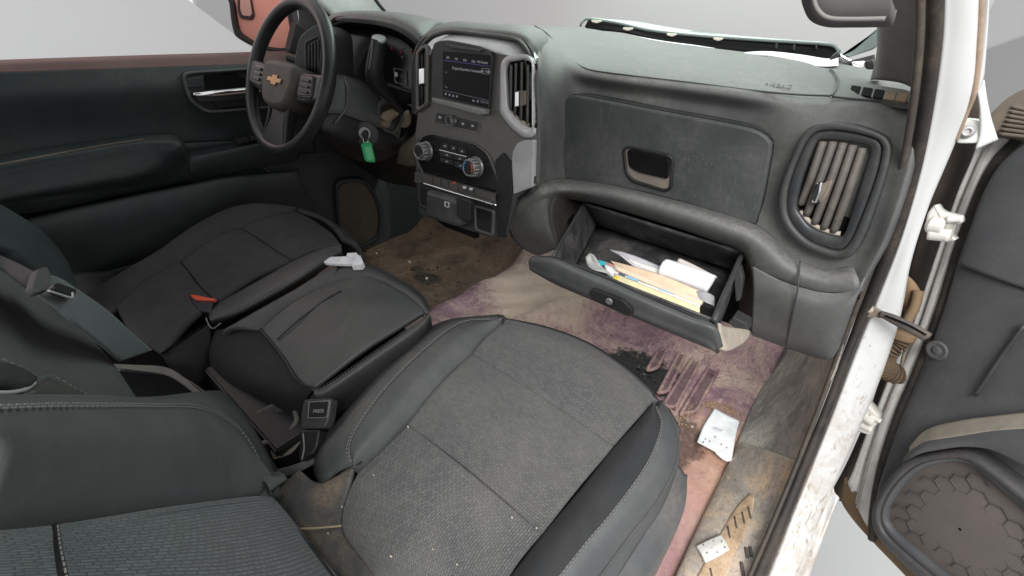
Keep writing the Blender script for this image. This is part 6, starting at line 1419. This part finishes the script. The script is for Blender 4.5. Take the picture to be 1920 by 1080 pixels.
slab('wrapper_sheet', tr(MP, "603,490,.010 622,483 654,482 676,480 682,493 660,497 634,496 612,495"), PAPER, wp_, .003, .004, .001)
slab('wrapper_flap', tr(MP, "650,480,.016 652,476 669,475 682,493 678,498 660,499 666,486 656,485"), PAPER, wp_, .003, .012, .001)
# crumbs on the driver floor and seats
CR = flat('crumb', (.55, .47, .36), .9)
crumbs = [(ZA, 706, 475, .008, 3.5), (ZA, 768, 491, .008, 4), (ZA, 800, 522, .012, 4.5), (ZA, 700, 500, .008, 2.5), (ZA, 1298, 800, .01, 4), (CP, 960, 970, .012, 3), (CP, 1006, 990, .006, 3), (CP, 733, 1043, .012, 4), (CP, 857, 1058, .012, 3), (CP, 615, 1000, .0, 3), (CP, 641, 950, .0, 3), (CP, 765, 800, .004, 2.5), (CP, 812, 1030, .012, 2), (CP, 1070, 906, .006, 2), (CP, 700, 890, .006, 2)]
crumb_labels = iter(['pale flake on the driver floor nearest the speaker grille', 'pale flake on the driver floor left of the dark mud stain', 'largest pale chip on the driver floor beside the dark mud', 'tiny crumb on the driver floor beyond the white wrapper', 'crumb on the purple floor just left of the white paper',
    'crumb in the seam between the two nearest cushion panels', 'crumb at the right end of the nearest cushion seam', 'largest crumb on the rear panel of the passenger cushion', 'crumb near the bottom edge of the passenger cushion', 'crumb on the soiled corner beside the backrest',
    'crumb on the left bolster edge above the soiled corner', 'crumb at the left end of the rear cushion seam', 'tiny crumb mid rear panel of the passenger cushion', 'tiny crumb on the middle cushion panel near the black stripe', 'tiny crumb where the left bolster meets the rear panel'])
for P_, x, y, z, r in crumbs:
    o = slab('crumb', [P_.at(x + r * .6 * math.cos(a + x), y + r * .5 * math.sin(a + x), z) for a in np.linspace(0, 6.28, 6, endpoint=False)], CR, None, .002, .002, .001)
    tag(o, next(crumb_labels), 'crumb', 'crumbs on seats and floor')
# sand heap on the ribbed floor: loose grains
V = []; F = []
for k in range(420):
    t = rng.random(); base = np.array([1262, 792]) * (1 - t) + np.array([1392, 782]) * t + np.array([0, -28 * math.sin(t * 3.1)]) + rng.normal(0, [7, 6])
    p = ZA.at(base[0], base[1], .008 + .006 * rng.random()); r = .0012 + .0022 * rng.random(); k0 = len(V)
    for d in ((1, 0, 0), (-.5, .87, 0), (-.5, -.87, 0), (0, 0, 1.2)): V.append(p + r * (np.array(d) + rng.normal(0, .25, 3)))
    F += [(k0, k0 + 1, k0 + 3), (k0 + 1, k0 + 2, k0 + 3), (k0 + 2, k0, k0 + 3), (k0, k0 + 2, k0 + 1)]
o = mk('sand_grains', V, F, plastic('sand', (.42, .29, .17), .9, .4), None, False); tag(o, 'loose tan sand grains scattered by the paper on the floor', 'sand', kind='stuff')

# loose debris: crumbly mud in the driver foot well, black wet chips on the passenger floor
def chips(name, pts, rmin, rmax, mat, label, cat):
    V = []; F = []
    for p in pts:
        r = rmin + (rmax - rmin) * rng.random() ** 2; k0 = len(V)
        for d in ((1, 0, .1), (-.4, .9, .1), (-.6, -.8, .1), (0, 0, .9)): V.append(p + r * (np.array(d) + rng.normal(0, .3, 3)))
        F += [(k0, k0 + 1, k0 + 3), (k0 + 1, k0 + 2, k0 + 3), (k0 + 2, k0, k0 + 3), (k0, k0 + 2, k0 + 1)]
    return tag(mk(name, V, F, mat, None, False), label, cat, kind='stuff')
P_ = []
for k in range(900):
    x = rng.uniform(-.85, -.27); y = rng.uniform(.7, 1.35)
    if rng.random() < .35: x, y = std[0] + rng.normal(0, .06) , std[1] + rng.normal(0, .05)
    P_.append(np.array([x, y, floor_z(x, y, .35) + .001]))
chips('mud_crumbs', P_, .0025, .011, FLOOR_D, 'crumbly brown dirt scattered over the driver floor', 'dirt')
P_ = []
for k in range(900):
    x = st[0] - .005 + rng.normal(0, .055) + .02; y = st[1] + rng.normal(0, .05)
    P_.append(np.array([x, y, floor_z(x, y, 1.0) + .001]))
chips('black_debris', P_, .002, .009, plastic('black_wet_chips', (.012, .010, .009), .4, .15, (.08, .06, .045), 20, .1, 300), 'shaggy black debris on the purple floor beside the heel pad ribs', 'debris')
